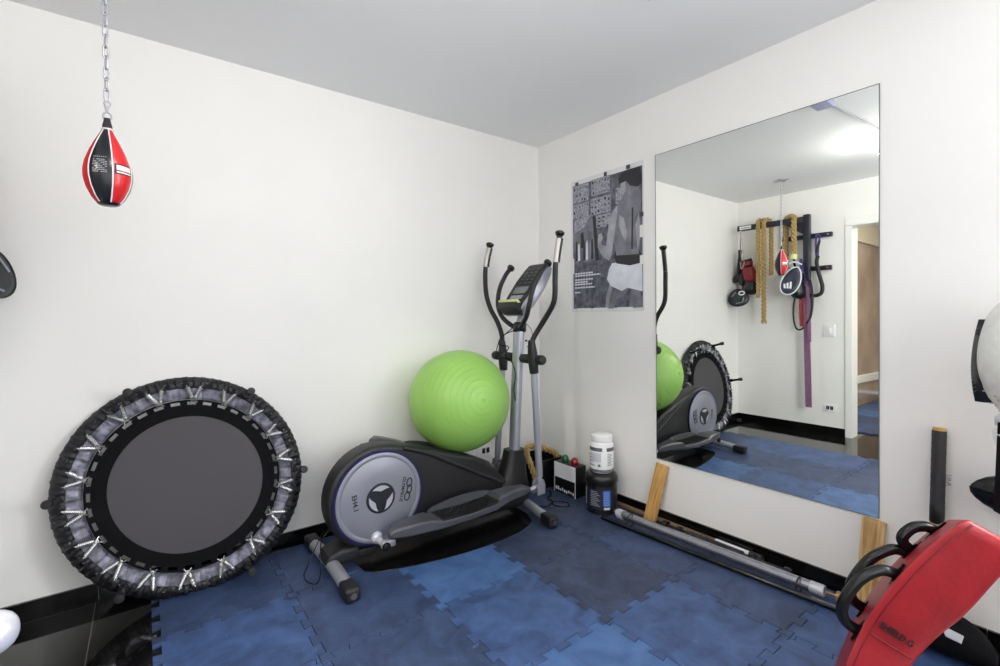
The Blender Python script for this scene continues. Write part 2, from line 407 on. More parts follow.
shade = {(0, 0): 'mat0', (0, 1): 'mat0', (0, 2): 'mat1', (0, 3): 'mat1', (0, 4): 'mat1',
         (1, 0): 'mat0', (1, 1): 'mat0', (1, 2): 'mat2', (1, 3): 'mat1', (1, 4): 'mat3',
         (2, 0): 'mat1', (2, 1): 'mat0', (2, 2): 'mat3', (2, 3): 'mat1', (2, 4): 'mat3',
         (3, 0): 'mat1', (3, 1): 'mat3', (3, 2): 'mat2', (3, 3): 'mat1', (3, 4): 'mat1',
         (4, 0): 'mat3', (4, 1): 'mat3', (4, 2): 'mat1', (4, 3): 'mat1', (4, 4): 'mat1'}
word = {'mat0': 'slate blue', 'mat1': 'dull blue', 'mat2': 'bright blue', 'mat3': 'mid blue'}
ordi = ['first', 'second', 'third', 'fourth', 'fifth']; shade_n = 0
for r in range(5):
    for c in range(5):
        st = [s for s, k in (('top', r == 0), ('right', c == 0)) if k]
        k = shade[(r, c)]
        o = make_mat(-.015-TILE*c+AMP/2*(0), -.03-TILE*r, k, st)
        tag(o, '%s puzzle mat, %s row off the trampoline wall, %s off the mirror wall' % (word[k], ordi[r], ordi[c]), 'mat', 'interlocking puzzle mats on the gym floor')
for r in range(3):
    for c in range(6):
        k = ('mat3', 'mat1', 'mat2')[(r+c) % 3]
        o = make_mat(-3.4-TILE*c, -.63-TILE*r, k, ['top'] if r == 0 else [])
        tag(o, '%s puzzle mat beyond the door, %s row by brown wall, %s from door' % (word[k], ordi[r], (ordi+['sixth'])[c]), 'mat', 'puzzle mats in the hallway beyond the door')

# ------------------------------------------------------------------ mirror, planks, poster, outlets
t = thing('wall_mirror', 'large frameless rectangular mirror on the wall right of the poster', 'mirror', (-.004, -1.56, .376))
b = B(); box(b, (-.004, -1.56, 1.2655), (.006, 1.052, 1.779)); o = obj('mirror_glass', b, 'mirror', t, 0)
b = B()
for (y, z, sy, sz) in ((-1.0335, 1.2655, .0025, 1.783), (-2.0865, 1.2655, .0025, 1.783), (-1.56, .3755, 1.055, .0025), (-1.56, 2.1555, 1.055, .0025)):
    box(b, (-.0045, y, z), (.0075, sy, sz))
obj('mirror_edge', b, 'glass_edge', t, 0)

def plank(name, bot, top, w, th, m, label):
    bot, top = Vector(bot), Vector(top); d = (top-bot); L_ = d.length; d.normalize()
    X = V(0, 1, 0); X = (X-d*X.dot(d)).normalized(); Z = X.cross(d)
    bm = B(); box(bm, (0, 0, L_/2), (w, th, L_), bev=.0025)
    me_o = obj(name, bm, m, None, 30, loc=None)
    me_o.matrix_world = Matrix(((X.x, Z.x, d.x, bot.x), (X.y, Z.y, d.y, bot.y), (X.z, Z.z, d.z, bot.z), (0, 0, 0, 1)))
    return tag(me_o, label, 'plank', 'wooden planks under the mirror')
plank('wooden_plank', (-.088, -1.036, .016), (-.0165, -1.079, .352), .074, .022, 'pine', 'short pale pine plank leaning under the left corner of the mirror')
plank('wooden_plank', (-.072, -2.064, .015), (-.0165, -2.074, .368), .078, .024, 'pine2', 'striped laminated plank leaning under the right corner of the mirror')

PY0, PY1, PZ0, PZ1 = -.348, -.948, 1.247, 2.157
t = thing('boxing_poster', 'black and white poster of a boxer seen from behind, taped beside the mirror', 'poster', (0, -.648, 1.247))
pm = ['poster_bg', 'poster_pale', 'poster_mid', 'poster_skin', 'poster_skin_light', 'poster_black', 'poster_white', 'poster_paper']
b = B(); layer = [0]
def pp(pts, mi, lift=1):               # polygon in poster fractions (u right 0..1, v down 0..1)
    layer[0] += lift; x = -.0015-.00004*layer[0]
    vs = [b.verts.new((x, PY0+(PY1-PY0)*u, PZ1+(PZ0-PZ1)*v)) for u, v in pts]
    f = b.faces.new(vs); f.material_index = mi
def rect(u0, v0, u1, v1, mi): pp([(u0, v0), (u1, v0), (u1, v1), (u0, v1)], mi)
box(b, (-.0008, (PY0+PY1)/2, (PZ0+PZ1)/2), (.001, .6, .91))
for f in b.faces: f.material_index = 7
rect(.025, .035, .985, .975, 0)
rect(.03, .04, .27, .17, 1); rect(.31, .03, .57, .15, 1); rect(.03, .18, .27, .29, 1); rect(.3, .17, .58, .29, 1); rect(.38, .3, .58, .39, 1); rect(.65, .14, .74, .25, 1)
random.seed(3)
for (u0, v0, u1, v1) in ((.03, .04, .27, .17), (.31, .03, .57, .15), (.03, .18, .27, .29), (.3, .17, .58, .29), (.38, .3, .58, .39), (.65, .14, .74, .25)):
    n = 6 if u1-u0 > .2 else 3
    for i in range(n):
        for j in range(3):
            if random.random() < .8:
                u = u0+(i+.2+.3*random.random())*(u1-u0)/n; v = v0+(j+.25+.3*random.random())*(v1-v0)/3
                rect(u, v, u+(u1-u0)/n*.5, v+(v1-v0)/3*(.3+.3*random.random()), random.choice((5, 2, 2, 0)))
pp([(.05, .31), (.31, .29), (.36, .39), (.36, .62), (.05, .64)], 2); pp([(.05, .3), (.3, .285), (.2, .37), (.05, .4)], 1)
for k in range(7):
    u = .07+.04*k; pp([(u, .47+.02*(k % 3)), (u+.022, .46+.02*(k % 2)), (u+.03, .61), (u-.004, .615)], (5, 6, 2)[k % 3])
pp([(.15, .41), (.19, .40), (.205, .47), (.2, .52), (.15, .52)], 5)
pp([(.33, .3), (.37, .3), (.42, .62), (.37, .63)], 5)
# the figure: legs, shorts, band, torso, arm, neck, head
pp([(.50, .98), (.52, .88), (.58, .79), (.84, .82), (.78, .88), (.66, .92), (.62, .98)], 3); pp([(.82, .98), (.84, .86), (.96, .86), (.985, .975)], 3)
pp([(.50, .98), (.53, .87), (.57, .8), (.60, .84), (.56, .92), (.55, .98)], 4)
pp([(.60, .66), (.98, .66), (.985, .87), (.80, .84), (.73, .86), (.58, .82), (.53, .77), (.56, .70)], 6)
pp([(.64, .58), (.95, .59), (.985, .63), (.97, .68), (.83, .69), (.66, .665), (.63, .62)], 5)
pp([(.62, .29), (.72, .23), (.78, .19), (.97, .2), (.985, .45), (.97, .5), (.94, .62), (.66, .61), (.62, .5), (.60, .38)], 3)
pp([(.62, .29), (.68, .26), (.67, .34), (.64, .44), (.62, .52), (.60, .60), (.56, .64), (.47, .6), (.40, .53), (.41, .46), (.44, .455), (.46, .52), (.52, .53), (.55, .42), (.56, .34)], 4)
pp([(.41, .44), (.46, .43), (.48, .47), (.45, .5), (.41, .49)], 4)
pp([(.70, .33), (.76, .36), (.80, .46), (.78, .52), (.73, .47), (.69, .40)], 4); pp([(.86, .3), (.88, .3), (.87, .58), (.85, .58)], 5); pp([(.9, .42), (.95, .34), (.965, .5), (.93, .58)], 4)
pp([(.76, .2), (.73, .16), (.72, .11), (.8, .1), (.94, .13), (.96, .21)], 3); pp([(.72, .11), (.78, .11), (.79, .17), (.75, .21), (.72, .16)], 4)
pp([(.70, .12), (.69, .08), (.73, .045), (.82, .037), (.96, .04), (.985, .1), (.985, .15), (.93, .17), (.84, .15), (.79, .11)], 5)
for v, w in ((.705, .27), (.722, .38), (.752, .27), (.770, .2), (.787, .26), (.812, .30), (.848, .085)): 
    u = .06
    while u < .06+w: rect(u, v-.001, min(u+.035, .06+w), v+.0105, 6); u += .041
obj('print', b, None, t, 0, mats=pm)
for i, (u, v, su, sv, m) in enumerate(((.10, .028, .05, .022, 'tape_dark'), (.52, .02, .04, .03, 'tape_dark'), (.82, .02, .05, .028, 'tape_dark'), (.98, .36, .05, .03, 'tape_dark'), (.985, .47, .05, .08, 'tape_white'), (.985, .66, .05, .06, 'tape_white'),
        (.02, .65, .06, .12, 'tape_white'), (.2, .985, .2, .025, 'tape_white'), (.44, .985, .2, .025, 'tape_white'), (.77, .985, .2, .025, 'tape_white'))):
    b = B(); box(b, (-.0085, PY0+(PY1-PY0)*u, PZ1+(PZ0-PZ1)*v), (.0005, .6*su, .91*sv)); obj('tape', b, m, t, 0)

def outlet(name, c, n, w, h, label, holes=(-.02, .02), cat='outlet'):
    """wall plate centred at c, facing n (axis-aligned)"""
    t = thing(name, label, cat, c); n = Vector(n); s = V(0, 0, 1).cross(n); c = Vector(c)
    def bx(bm, off, sz, d0, d1, bev=0):
        p = c+s*off[0]+V(0, 0, off[1])+n*((d0+d1)/2); q = (abs(s.x)*sz[0]+abs(n.x)*(d1-d0), abs(s.y)*sz[0]+abs(n.y)*(d1-d0), sz[1]); box(bm, p, q, bev=bev)
    b = B(); bx(b, (0, 0), (w, h), 0, .008, .002); obj('plate', b, 'white_plastic', t, 30)
    if cat == 'outlet':
        for x in holes:
            b = B(); bx(b, (x, 0), (.026, .036), .0082, .0095); obj('socket', b, 'black_gloss', t, 0)
            b = B()
            for dz in (-.01, 0, .01): bx(b, (x+(.004 if dz == 0 else 0), dz), (.006, .005), .0095, .0105)
            obj('pin_hole', b, 'grey_ink', t, 0)
    else:
        b = B(); bx(b, (0, 0), (.026, .05), .008, .013, .001); obj('rocker', b, 'white_plastic', t, 30)
outlet('power_outlet', (-.53, 0, .285), (0, -1, 0), .12, .075, 'white wall outlet behind the elliptical trainer, below the green ball', (-.005, .03))
outlet('power_outlet', (-W, -.918, .27), (1, 0, 0), .115, .072, 'white double outlet low on the wall between the purple band and the door', (-.017, .017))
outlet('light_switch', (-W, -.914, 1.045), (1, 0, 0), .1, .12, 'white light switch on the wall beside the door casing', cat='switch')

# ------------------------------------------------------------------ mini trampoline
TC = V(-2.25, -.118, .4735); TN = V(-.0323, -.9785, .2038).normalized(); E1 = V(.99945, -.03304, 0); E1 = (E1-TN*E1.dot(TN)).normalized(); E2 = TN.cross(E1)
if E2.z < 0: E2 = -E2
def tp(r, a, h=0):
    k = 1-.008*math.cos(2*a)-.026*math.sin(2*a)
    return TC + (E1*math.cos(a)+E2*math.sin(a))*r*k + TN*h
t = thing('mini_trampoline', 'round black mini trampoline leaning upright against the left wall, legs facing out', 'trampoline', (-2.25, -.2, 0))
def ring_wave(bm, r0, r1, h0, h1, n, amp, ph, thick=.02, rows=6, bulge=.02):
    rings = []
    for i in range(n):
        a = 2*PI*i/n; w = amp*math.sin(ph*a)+amp*.6*math.sin(ph*2.37*a+1)+amp*.5*math.sin(ph*.61*a+2)
        sec = []
        for k in range(rows+1):
            s = k/rows; sec.append(tp(r0+(r1-r0)*s+w*.25*s, a+w*.6*(s-.5), h0+(h1-h0)*s+bulge*math.sin(PI*s)**.7+w*(.5+.5*s)*(1 if s < 1 else .4)))
        for k in range(rows, -1, -1):
            s = k/rows; sec.append(tp(r0+(r1-r0)*s, a, h0+(h1-h0)*s-thick*math.sin(PI*min(1, s*.9+.05))-.004))
        rings.append(sec)
    loft(bm, rings, closed=True)
b = B(); ring_wave(b, .428, .482, .006, -.012, 600, .0055, 84, .012, bulge=.013)
for v in b.verts: v.co.z = max(v.co.z, MT+.001); v.co.y = min(v.co.y, -.001)
obj('skirt', b, 'skirt', t, 60)
b = B(); ring_wave(b, .380, .434, -.022, -.004, 360, .008, 47, .003, bulge=.004); obj('pad_underside', b, 'lilac', t, 60)
b = B(); tube(b, [tp(.452, 2*PI*i/96, -.006) for i in range(96)], .0135, 12, closed=True); obj('frame', b, 'black_gloss', t)
b = B()
rings = []
def flat_ring(r0, r1, n=144): loft(b, [[tp(r0, 2*PI*i/n, .001), tp(r1, 2*PI*i/n, .001), tp(r1, 2*PI*i/n, -.003), tp(r0, 2*PI*i/n, -.003)] for i in range(n)], closed=True)
flat_ring(.298, .352)
tube(b, [tp(.370, 2*PI*i/180, -.001) for i in range(180)], .005, 6, closed=True)
for i in range(36):
    a0 = 2*PI*(i+.1)/36; a1 = a0+2*PI/36*.44
    loft(b, [[tp(.346, a, .0025), tp(.374, a, .005), tp(.374, a, -.0035), tp(.346, a, -.003)] for a in (a0, (a0+a1)/2, a1)])
obj('webbing_border', b, 'webbing', t, 30)
b = B(); lathe_r = [[tp(r_, 2*PI*k/96, h_) for k in range(96)] for r_, h_ in ((.0005, -.0015), (.15, -.001), (.3, -.0005), (.3, -.0035), (.15, -.004), (.0005, -.004))]
loft(b, lathe_r); obj('jumping_mat', b, 'jump', t)
for i in range(18):                    # V shaped pairs of springs
    a0 = 2*PI*(i+.35)/18
    for s in (-1, 1):
        b = B(); p = tp(.375, a0+s*.008, .008); q = tp(.440, a0+s*.068, .020); d = q-p; L_ = d.length; d.normalize(); x, y = frame_for(d)
        pts = [p, p+d*.008]
        turns = 9
        core = [p+d*(.008+(L_-.016)*k/54)+(x*math.cos(2*PI*turns*k/54)+y*math.sin(2*PI*turns*k/54))*.0072 for k in range(55)]
        tube(b, core, .0038, 5); tube(b, [p-d*.006, p+d*.01], .002, 5); tube(b, [q-d*.01, q], .002, 5)
        obj('spring', b, 'spring', t, 60)
    b = B(); p = tp(.374, a0, .010); q = tp(.374, a0, .010)
    tube(b, [tp(.362, a0-.04, .008), tp(.380, a0, .014), tp(.362, a0+.04, .008)], .0034, 6); obj('triangle_link', b, 'spring', t, 60)
for i in range(6):
    a = -.048+2*PI*i/6
    lg = None
    b = B(); tube(b, [tp(.452, a, .0), tp(.465, a, .112)], .0115, 12); cyl(b, tp(.452, a, -.006), tp(.454, a, .034), .0165)
    lg = obj('leg', b, 'black_gloss', t)
    b = B(); lathe(b, [(.011, 0), (.0165, .002), (.0175, .03), (.015, .034), (.004, .035)], tp(.463, a, .1), tp(.465, a, .13)-tp(.463, a, .1), 20); f = obj('rubber_foot', b, 'rubber', lg)

# ------------------------------------------------------------------ elliptical trainer
Z0 = MT
t = thing('elliptical_trainer', 'black and silver elliptical trainer standing along the left wall', 'exercise machine', (-1.12, -.43, Z0)); ET = t
def stabilizer(name, a, c, r=.03, bow=0):
    a, c = Vector(a), Vector(c); m = (a+c)/2
    d = (c-a).normalized()
    pts = [a+(c-a)*k/10+V(0, 0, bow*math.sin(PI*k/10)) for k in range(11)]
    b = B(); tube(b, pts, r, 16, sy=.85); o = obj(name, b, 'silver', t)
    for e, s in ((a, -1), (c, 1)):
        b = B(); p = e-d*s*.07; box(b, e-d*s*.02+V(0, 0, .001), (.104, .066, .062), Matrix.Rotation(math.atan2(d.y, d.x), 3, 'Z'), bev=.014)
        cp = obj('end_cap', b, 'black_plastic', o)
        b = B(); lathe(b, [(.013, 0), (.014, .001), (.011, .002), (.010, .0005)], e+d*s*.0325, d*s, 20); obj('badge', b, 'grey_plastic', o)
    return o
stabilizer('rear_stabilizer', (-1.722, -.708, Z0+.035), (-1.725, -.12, Z0+.035), .03, .02)
stabilizer('front_stabilizer', (-.565, -.72, Z0+.034), (-.50, -.14, Z0+.034), .028, .02)
b = B(); box(b, (-1.10, -.41, .085), (1.2, .07, .05), bev=.008); box(b, (-1.62, -.42, .075), (.22, .1, .045), bev=.01); obj('base_frame', b, 'black_plastic', t)
b = B(); prism(b, [(-1.755, -.475, .07), (-1.74, -.475, .108), (-1.68, -.475, .128), (-1.60, -.475, .118), (-1.585, -.475, .075), (-1.63, -.475, .05)], (0, .14, 0), bev=.018, seg=4); obj('rear_cover', b, 'rubber', t)
# teardrop body
cx, cz, R = -1.487, .330, .257
top = [(-1.36, .563), (-1.25, .532), (-1.14, .498), (-1.03, .458), (-.94, .432), (-.86, .395), (-.78, .335), (-.72, .27), (-.66, .22), (-.57, .19), (-.53, .15), (-.52, .07)]
bot = [(-.6, .055), (-.9, .06), (-1.2, .065), (-1.36, .085)]
circ_ = [(cx+R*math.cos(a), cz+R*math.sin(a)) for a in [math.radians(k) for k in range(244, 84, -8)]]
prof = circ_ + [(cx+R*math.cos(math.radians(76)), cz+R*math.sin(math.radians(76)))] + top + bot
b = B(); prism(b, [(x, -.472, z) for x, z in prof], (0, .125, 0), bev=.022, seg=5); body = obj('body_cover', b, 'black_plastic', t, 50)
# raised moulding that follows the upper edge
b = B(); path = smooth_path([(-1.36, -.476, .552), (-1.22, -.476, .50), (-1.08, -.476, .425), (-.96, -.476, .36), (-.84, -.476, .295), (-.74, -.476, .245), (-.63, -.476, .215)], 5)
tube(b, path, .011, 8, sy=.5, ref=V(0, 1, 0)); obj('moulding', b, 'rubber', body)
# arc of the housing rim
def ring(bm, c, r, w, y0, y1, n=72, a0=0, a1=2*PI, mi=0):
    cl = abs(a1-a0-2*PI) < 1e-6
    rs = []
    for i in range(n if cl else n+1):
        a = a0+(a1-a0)*i/n; rs.append([V(c[0]+q*math.cos(a), y, c[1]+q*math.sin(a)) for q, y in ((r, y0), (r, y1), (r+w, y1), (r+w, y0))])
    loft(bm, rs, closed=cl, mi=mi)
DC = (-1.493, .333)
b = B(); ring(b, DC, .219, .011, -.474, -.482); obj('disc_rim', b, 'blue_rim', body, 30)
b = B(); lathe(b, [(.217, 0), (.220, .003), (.220, .009), (.215, .013), (.199, .0135), (.197, .0115), (.194, .0135), (.1, .016), (.0005, .017)], (DC[0], -.474, DC[1]), (0, -1, 0), 96)
disc = obj('flywheel_disc', b, 'silver_disc', t, 50)
b = B(); lathe(b, [(.074, 0), (.074, .003), (.070, .005), (.066, .005), (.0005, .0052)], (DC[0], -.489, DC[1]), (0, -1, 0), 48); emb = obj('hub_emblem', b, 'ink', disc, 40)
for k in range(3):
    a0 = math.radians(90+120*k); b = B(); pts = []
    hw = math.radians(45)
    for j in range(13): th = a0-hw+2*hw*j/12; pts.append((DC[0]+.062*math.cos(th), -.4945, DC[1]+.062*math.sin(th)))
    for j in range(1, 12):
        th = a0+hw-2*hw*j/12; rad = .062-.027*math.cos((th-a0)/hw*PI/2); pts.append((DC[0]+rad*math.cos(th), -.4945, DC[1]+rad*math.sin(th)))
    prism(b, pts, (0, -.0012, 0)); obj('petal', b, 'silver_light', disc, 0)
# the side looks to -y: on it, the reader's right is +x; the words are turned a quarter, as on the machine
text('lettering', 'EH4.1', .034, (-1.622, -.4895, .335), (.13, 0, -1), (1, 0, .13), 'ink', disc)
text('lettering', 'OLYMPIKUS', .0235, (-1.376, -.4895, .350), (-.2, 0, -1), (1, 0, -.2), 'ink', disc, 1.0)
b = B()
for (u, w_, s) in ((.034, .015, 1), (0, .013, 4), (-.034, .015, 1)):
    o_ = V(-1.347, -.4900, .344); X = V(-.2, 0, -1).normalized(); Y = V(1, 0, -.2).normalized()
    tube(b, [o_+X*(u+.022*math.cos(2*PI*k/24))+Y*(w_*math.sin(2*PI*k/24)*.9+.002*s) for k in range(24)], .0026, 6, closed=True)
obj('logo_loops', b, 'ink', disc)
# cranks
for y0, s, ang, name in ((-.48, -1, math.radians(-97), 'crank'), (-.345, 1, math.radians(86), 'crank')):
    px, pz = DC[0]+.19*math.cos(ang), DC[1]+.19*math.sin(ang)
    b = B(); lathe(b, [(.028, 0), (.029, .016), (.024, .026), (.017, .032), (.016, .105), (.0005, .106)], (px, y0, pz), (0, s, 0), 24); o = obj(name, b, 'satin', t)
    b = B(); lathe(b, [(.012, 0), (.019, .002), (.019, .012), (.014, .018), (.0005, .02)], (px, y0+s*.122, pz), (0, s, 0), 20); obj('crank_cap', b, 'black_gloss', o)
    b = B(); box(b, (px+.02, y0+s*.098, pz), (.07, .03, .036), bev=.008); obj('crank_joint', b, 'silver', o)
# pedals: long foot rail with a tray, textured pad and rear lobe
def foot_rail(A, C_, w, yc0, yc1):
    """A rear end centre (top), C_ front end centre (top)"""
    A, C_ = Vector(A), Vector(C_); d = C_-A; L_ = d.length; d.normalize(); S = V(0, 1, 0); S = (S-d*S.dot(d)).normalized(); U = S.cross(d)
    if U.z < 0: U = -U
    def P(u, s, h): return A+d*(u*L_)+S*s+U*h
    # plan half-widths and heights along the rail
    st = [(0, .018, -.004, .03), (.03, .036, .012, .045), (.10, .050, .016, .055), (.24, .066, .014, .056), (.275, .068, .0, .045), (.5, .070, -.012, .038), (.69, .068, -.006, .040), (.725, .062, .018, .056), (.85, .045, .022, .055), (.96, .032, .012, .045), (1, .015, -.004, .028)]
    b = B(); rings = []
    for u, hw, tp_, th in st:
        c = .009; rings.append([P(u, -hw, tp_-th+c), P(u, -hw+c, tp_-th), P(u, hw-c, tp_-th), P(u, hw, tp_-th+c), P(u, hw, tp_-c), P(u, hw-c, tp_), P(u, -hw+c, tp_), P(u, -hw, tp_-c)])
    loft(b, rings); r_ = obj('foot_rail', b, 'grey_plastic', t, 35)
    def surf(u):
        for (u0, _, h0, _), (u1, _, h1, _) in zip(st, st[1:]):
            if u0 <= u <= u1: return h0+(h1-h0)*(u-u0)/(u1-u0)
        return 0
    b = B(); rings = []                 # inner guard rising on the far side of the tray
    for u in [.28+.46*k/12 for k in range(13)]:
        h = .012+.026*math.sin(PI*(u-.28)/.46)**.6; hw = .068
        rings.append([P(u, (hw-.014), -.014), P(u, (hw-.012), h), P(u, (hw), h), P(u, (hw+.002), -.02)])
    loft(b, rings); obj('side_guard', b, 'grey_plastic', r_, 40)
    b = B()
    box_c = []
    n = 26
    for i in range(n):
        for j in range(5):
            u = .31+.38*(i+.5)/n; s = -.058+.110*(j+.5)/5+(.005 if i % 2 else -.005)
            q = P(u, s, surf(u)+.0055)
            tb = bmesh.new(); bmesh.ops.create_cube(tb, size=1)
            for v in tb.verts: v.co = q+d*(v.co.x*.0075)+S*(v.co.y*.013)+U*(v.co.z*.005)
            merge(b, tb)
    rr = [[P(u, -.066, surf(u)-.004), P(u, .062, surf(u)-.004), P(u, .062, surf(u)+.003), P(u, -.066, surf(u)+.003)] for u in [.30+.40*k/12 for k in range(13)]]
    loft(b, rr); obj('tread_pad', b, 'rubber', r_, 0)
    return r_, P
foot_rail((-1.505, -.605, .212), (-.64, -.605, .232), .15, 0, 0)
foot_rail((-1.445, -.255, .575), (-.66, -.255, .285), .15, 0, 0)
# front joints, moving arms
def arm(y, pts_bar, pts_tube, joint):
    b = B(); path = smooth_path(pts_bar, 8); tube(b, path, .0155, 14); o = obj('handle_arm', b, 'foam', t, 60)
    n = len(path); top = path[-1]; d = (path[-1]-path[-3]).normalized()
    # silver pulse grip: upper quarter
    g0 = next(i for i, p in enumerate(path) if p.z > joint[3]); b = B(); tube(b, path[g0:-2], .0168, 14); obj('pulse_grip', b, 'grip_silver', o, 60)
    b = B(); tube(b, [p + V(.0095, -.006, 0) for p in path[g0:-2]], .0135, 14); obj('grip_back', b, 'foam', o, 60)
    b = B(); lathe(b, [(.014, 0), (.021, .004), (.0265, .016), (.0265, .024), (.018, .031), (.0005, .033)], top-d*.015, d, 22); obj('end_cap', b, 'black_gloss', o)
    b = B(); a0, a1 = Vector(pts_tube[0]), Vector(pts_tube[1]); cyl(b, a0, a1, .0195, 20); o2 = obj('lower_tube', b, 'silver', t, 60)
    b = B(); s0, s1 = Vector(joint[0]), Vector(joint[1]); lathe(b, [(.024, 0), (.0265, .006), (.029, .05), (.029, (s1-s0).length*.6), (.020, (s1-s0).length)], s0, s1-s0, 20); obj('arm_sleeve', b, 'black_plastic', o)
    # forked bracket at the foot
    f = Vector(joint[2]); b = B()
    for s in (-1, 1):
        prism(b, [(f.x-.03, f.y+s*.022-.003, f.z-.055), (f.x+.03, f.y+s*.022-.003, f.z-.055), (f.x+.03, f.y+s*.022-.003, f.z+.0), (f.x+.018, f.y+s*.022-.003, f.z+.03), (f.x-.018, f.y+s*.022-.003, f.z+.03), (f.x-.03, f.y+s*.022-.003, f.z)], (0, .006, 0))
    cyl(b, f+V(0, -.032, .0), f+V(0, .032, .0), .009, 14)
    cyl(b, f+V(0, 0, .0), a0, .017, 16)
    cyl(b, f+V(-.07, 0, -.02), f+V(-.01, 0, -.01), .013, 14)
    obj('fork_bracket', b, 'silver', o2)
arm(-.74, [(-.598, -.605, .96), (-.605, -.605, 1.05), (-.588, -.614, 1.105), (-.553, -.662, 1.20), (-.543, -.722, 1.285), (-.543, -.740, 1.345), (-.543, -.742, 1.44), (-.538, -.745, 1.54), (-.509, -.748, 1.69)],
    [(-.551, -.605, .27), (-.588, -.603, .92)], [(-.585, -.604, .885), (-.606, -.605, 1.08), (-.558, -.605, .225), 1.515])
arm(-.12, [(-.545, -.255, .90), (-.55, -.255, 1.03), (-.548, -.24, 1.11), (-.553, -.20, 1.19), (-.567, -.15, 1.27), (-.582, -.125, 1.36), (-.588, -.12, 1.47), (-.58, -.12, 1.58), (-.547, -.12, 1.70)],
    [(-.60, -.255, .33), (-.55, -.255, .90)], [(-.545, -.255, .87), (-.552, -.253, 1.06), (-.605, -.255, .27), 1.55])
# upright, boot, axle
b = B(); tube(b, [(-.606, -.43, .30), (-.582, -.43, .72), (-.556, -.43, 1.14)], .039, 22, sy=.78); mast = obj('upright_post', b, 'silver', t, 60)
b = B(); cyl(b, (-.534, -.470, 1.07), (-.534, -.476, 1.07), .007, 12); obj('bolt', b, 'black_gloss', mast)
b = B(); rings = []
for h, xa, xb, hy in ((.13, -.765, -.515, .085), (.18, -.750, -.520, .08), (.25, -.712, -.53, .066), (.33, -.682, -.538, .056), (.405, -.663, -.545, .05)):
    c = (xa+xb)/2; hw = (xb-xa)/2; rings.append([V(c+hw*abs(math.cos(a))**.6*(1 if math.cos(a) > 0 else -1), -.43+hy*abs(math.sin(a))**.6*(1 if math.sin(a) > 0 else -1), h) for a in [2*PI*k/28 for k in range(28)]])
loft(b, rings); obj('post_boot', b, 'black_plastic', t, 50)
b = B(); cyl(b, (-.572, -.66, .965), (-.572, -.20, .965), .013, 16)
lathe(b, [(.022, 0), (.027, .008), (.029, .07), (.026, .085), (.02, .09)], (-.572, -.475, .965), (0, -1, 0), 22)
lathe(b, [(.022, 0), (.027, .008), (.029, .07), (.026, .085), (.02, .09)], (-.566, -.39, .965), (0, 1, 0), 22)
lathe(b, [(.026, 0), (.029, .008), (.029, .045), (.024, .056), (.0005, .058)], (-.572, -.615, .965), (0, -1, 0), 22)
lathe(b, [(.026, 0), (.029, .008), (.029, .045), (.024, .056), (.0005, .058)], (-.562, -.235, .965), (0, 1, 0), 22)
obj('pivot_axle', b, 'black_plastic', t, 50)
# fixed handlebars
for s in (-1, 1):
    b = B(); yy = lambda d_: -.43+s*d_
    path = smooth_path([(-.545, yy(.0), 1.145), (-.575, yy(.05), 1.165), (-.595, yy(.12), 1.22), (-.60, yy(.155), 1.30), (-.575, yy(.168), 1.40), (-.52, yy(.175), 1.49), (-.477, yy(.178), 1.535)], 7)
    tube(b, path, .0145, 14); o = obj('fixed_handlebar', b, 'foam', t, 60); d = (path[-1]-path[-3]).normalized()
    b = B(); lathe(b, [(.014, 0), (.022, .004), (.0265, .014), (.024, .024), (.0005, .028)], path[-1]-d*.01, d, 22); obj('end_cap', b, 'black_gloss', o)
b = B(); lathe(b, [(.034, 0), (.042, .01), (.042, .05), (.03, .065)], (-.551, -.43, 1.12), (.02, 0, 1), 24); obj('clamp_collar', b, 'black_gloss', t, 40)
b = B(); tube(b, [(-.548, -.43, 1.17), (-.52, -.43, 1.25), (-.49, -.43, 1.32)], .03, 18, sy=.8); obj('neck', b, 'silver', t)
# console
co = V(-.60, -.43, 1.275); cu_ = V(.62, 0, .78).normalized(); cn = V(-.78, 0, .62).normalized(); cs = V(0, -1, 0)
def cp(u, s, h): return co+cu_*u+cs*s+cn*h       # u up the face, s to the viewer's right, h out of the face
def slab(bm, outline, h0, h1, bev=0):
    prism(bm, [cp(u, s, h0) for s, u in outline], cn*(h1-h0), bev=bev)
shell_o = [(-.085, -.03), (.085, -.03), (.115, .06), (.118, .20), (.10, .30), (.075, .355), (-.075, .355), (-.10, .30), (-.118, .20), (-.115, .06)]
b = B(); slab(b, shell_o, -.055, .012, .012); con = obj('console', b, 'silver', t, 40)
b = B(); slab(b, [(-.075, .01), (.075, .01), (.097, .08), (.100, .20), (.084, .30), (.068, .335), (-.068, .335), (-.084, .30), (-.100, .20), (-.097, .08)], .0125, .019, .002); obj('face_panel', b, 'black_plastic', con, 30)
b = B(); slab(b, [(-.06, .095), (.06, .095), (.065, .15), (-.065, .15)], .0195, .021); obj('screen', b, 'lcd', con, 0)
b = B(); slab(b, [(-.055, .05), (.055, .05), (.058, .08), (-.058, .08)], .0195, .021); obj('button_strip', b, 'grey_ink', con, 0)
for i in range(5):
    for j in range(3):
        b = B(); s0 = -.055+.045*j; u0 = .175+.028*i; slab(b, [(s0, u0), (s0+.028, u0), (s0+.028, u0+.014), (s0, u0+.014)], .0195, .022); obj('button', b, 'grey_plastic', con, 0)
b = B(); prism(b, [cp(-.035, -.09, -.03), cp(-.035, -.09, .045), cp(-.0, -.09, .055), cp(.03, -.09, .02)], cs*.18, bev=.003); ld = obj('reading_ledge', b, 'black_plastic', con, 30)
b = B(); prism(b, [cp(-.004, -.092, .048), cp(.006, -.092, .062), cp(.016, -.092, .058), cp(.012, -.092, .030)], cs*.184, bev=.001); obj('ledge_lip', b, 'yellow', con, 30)
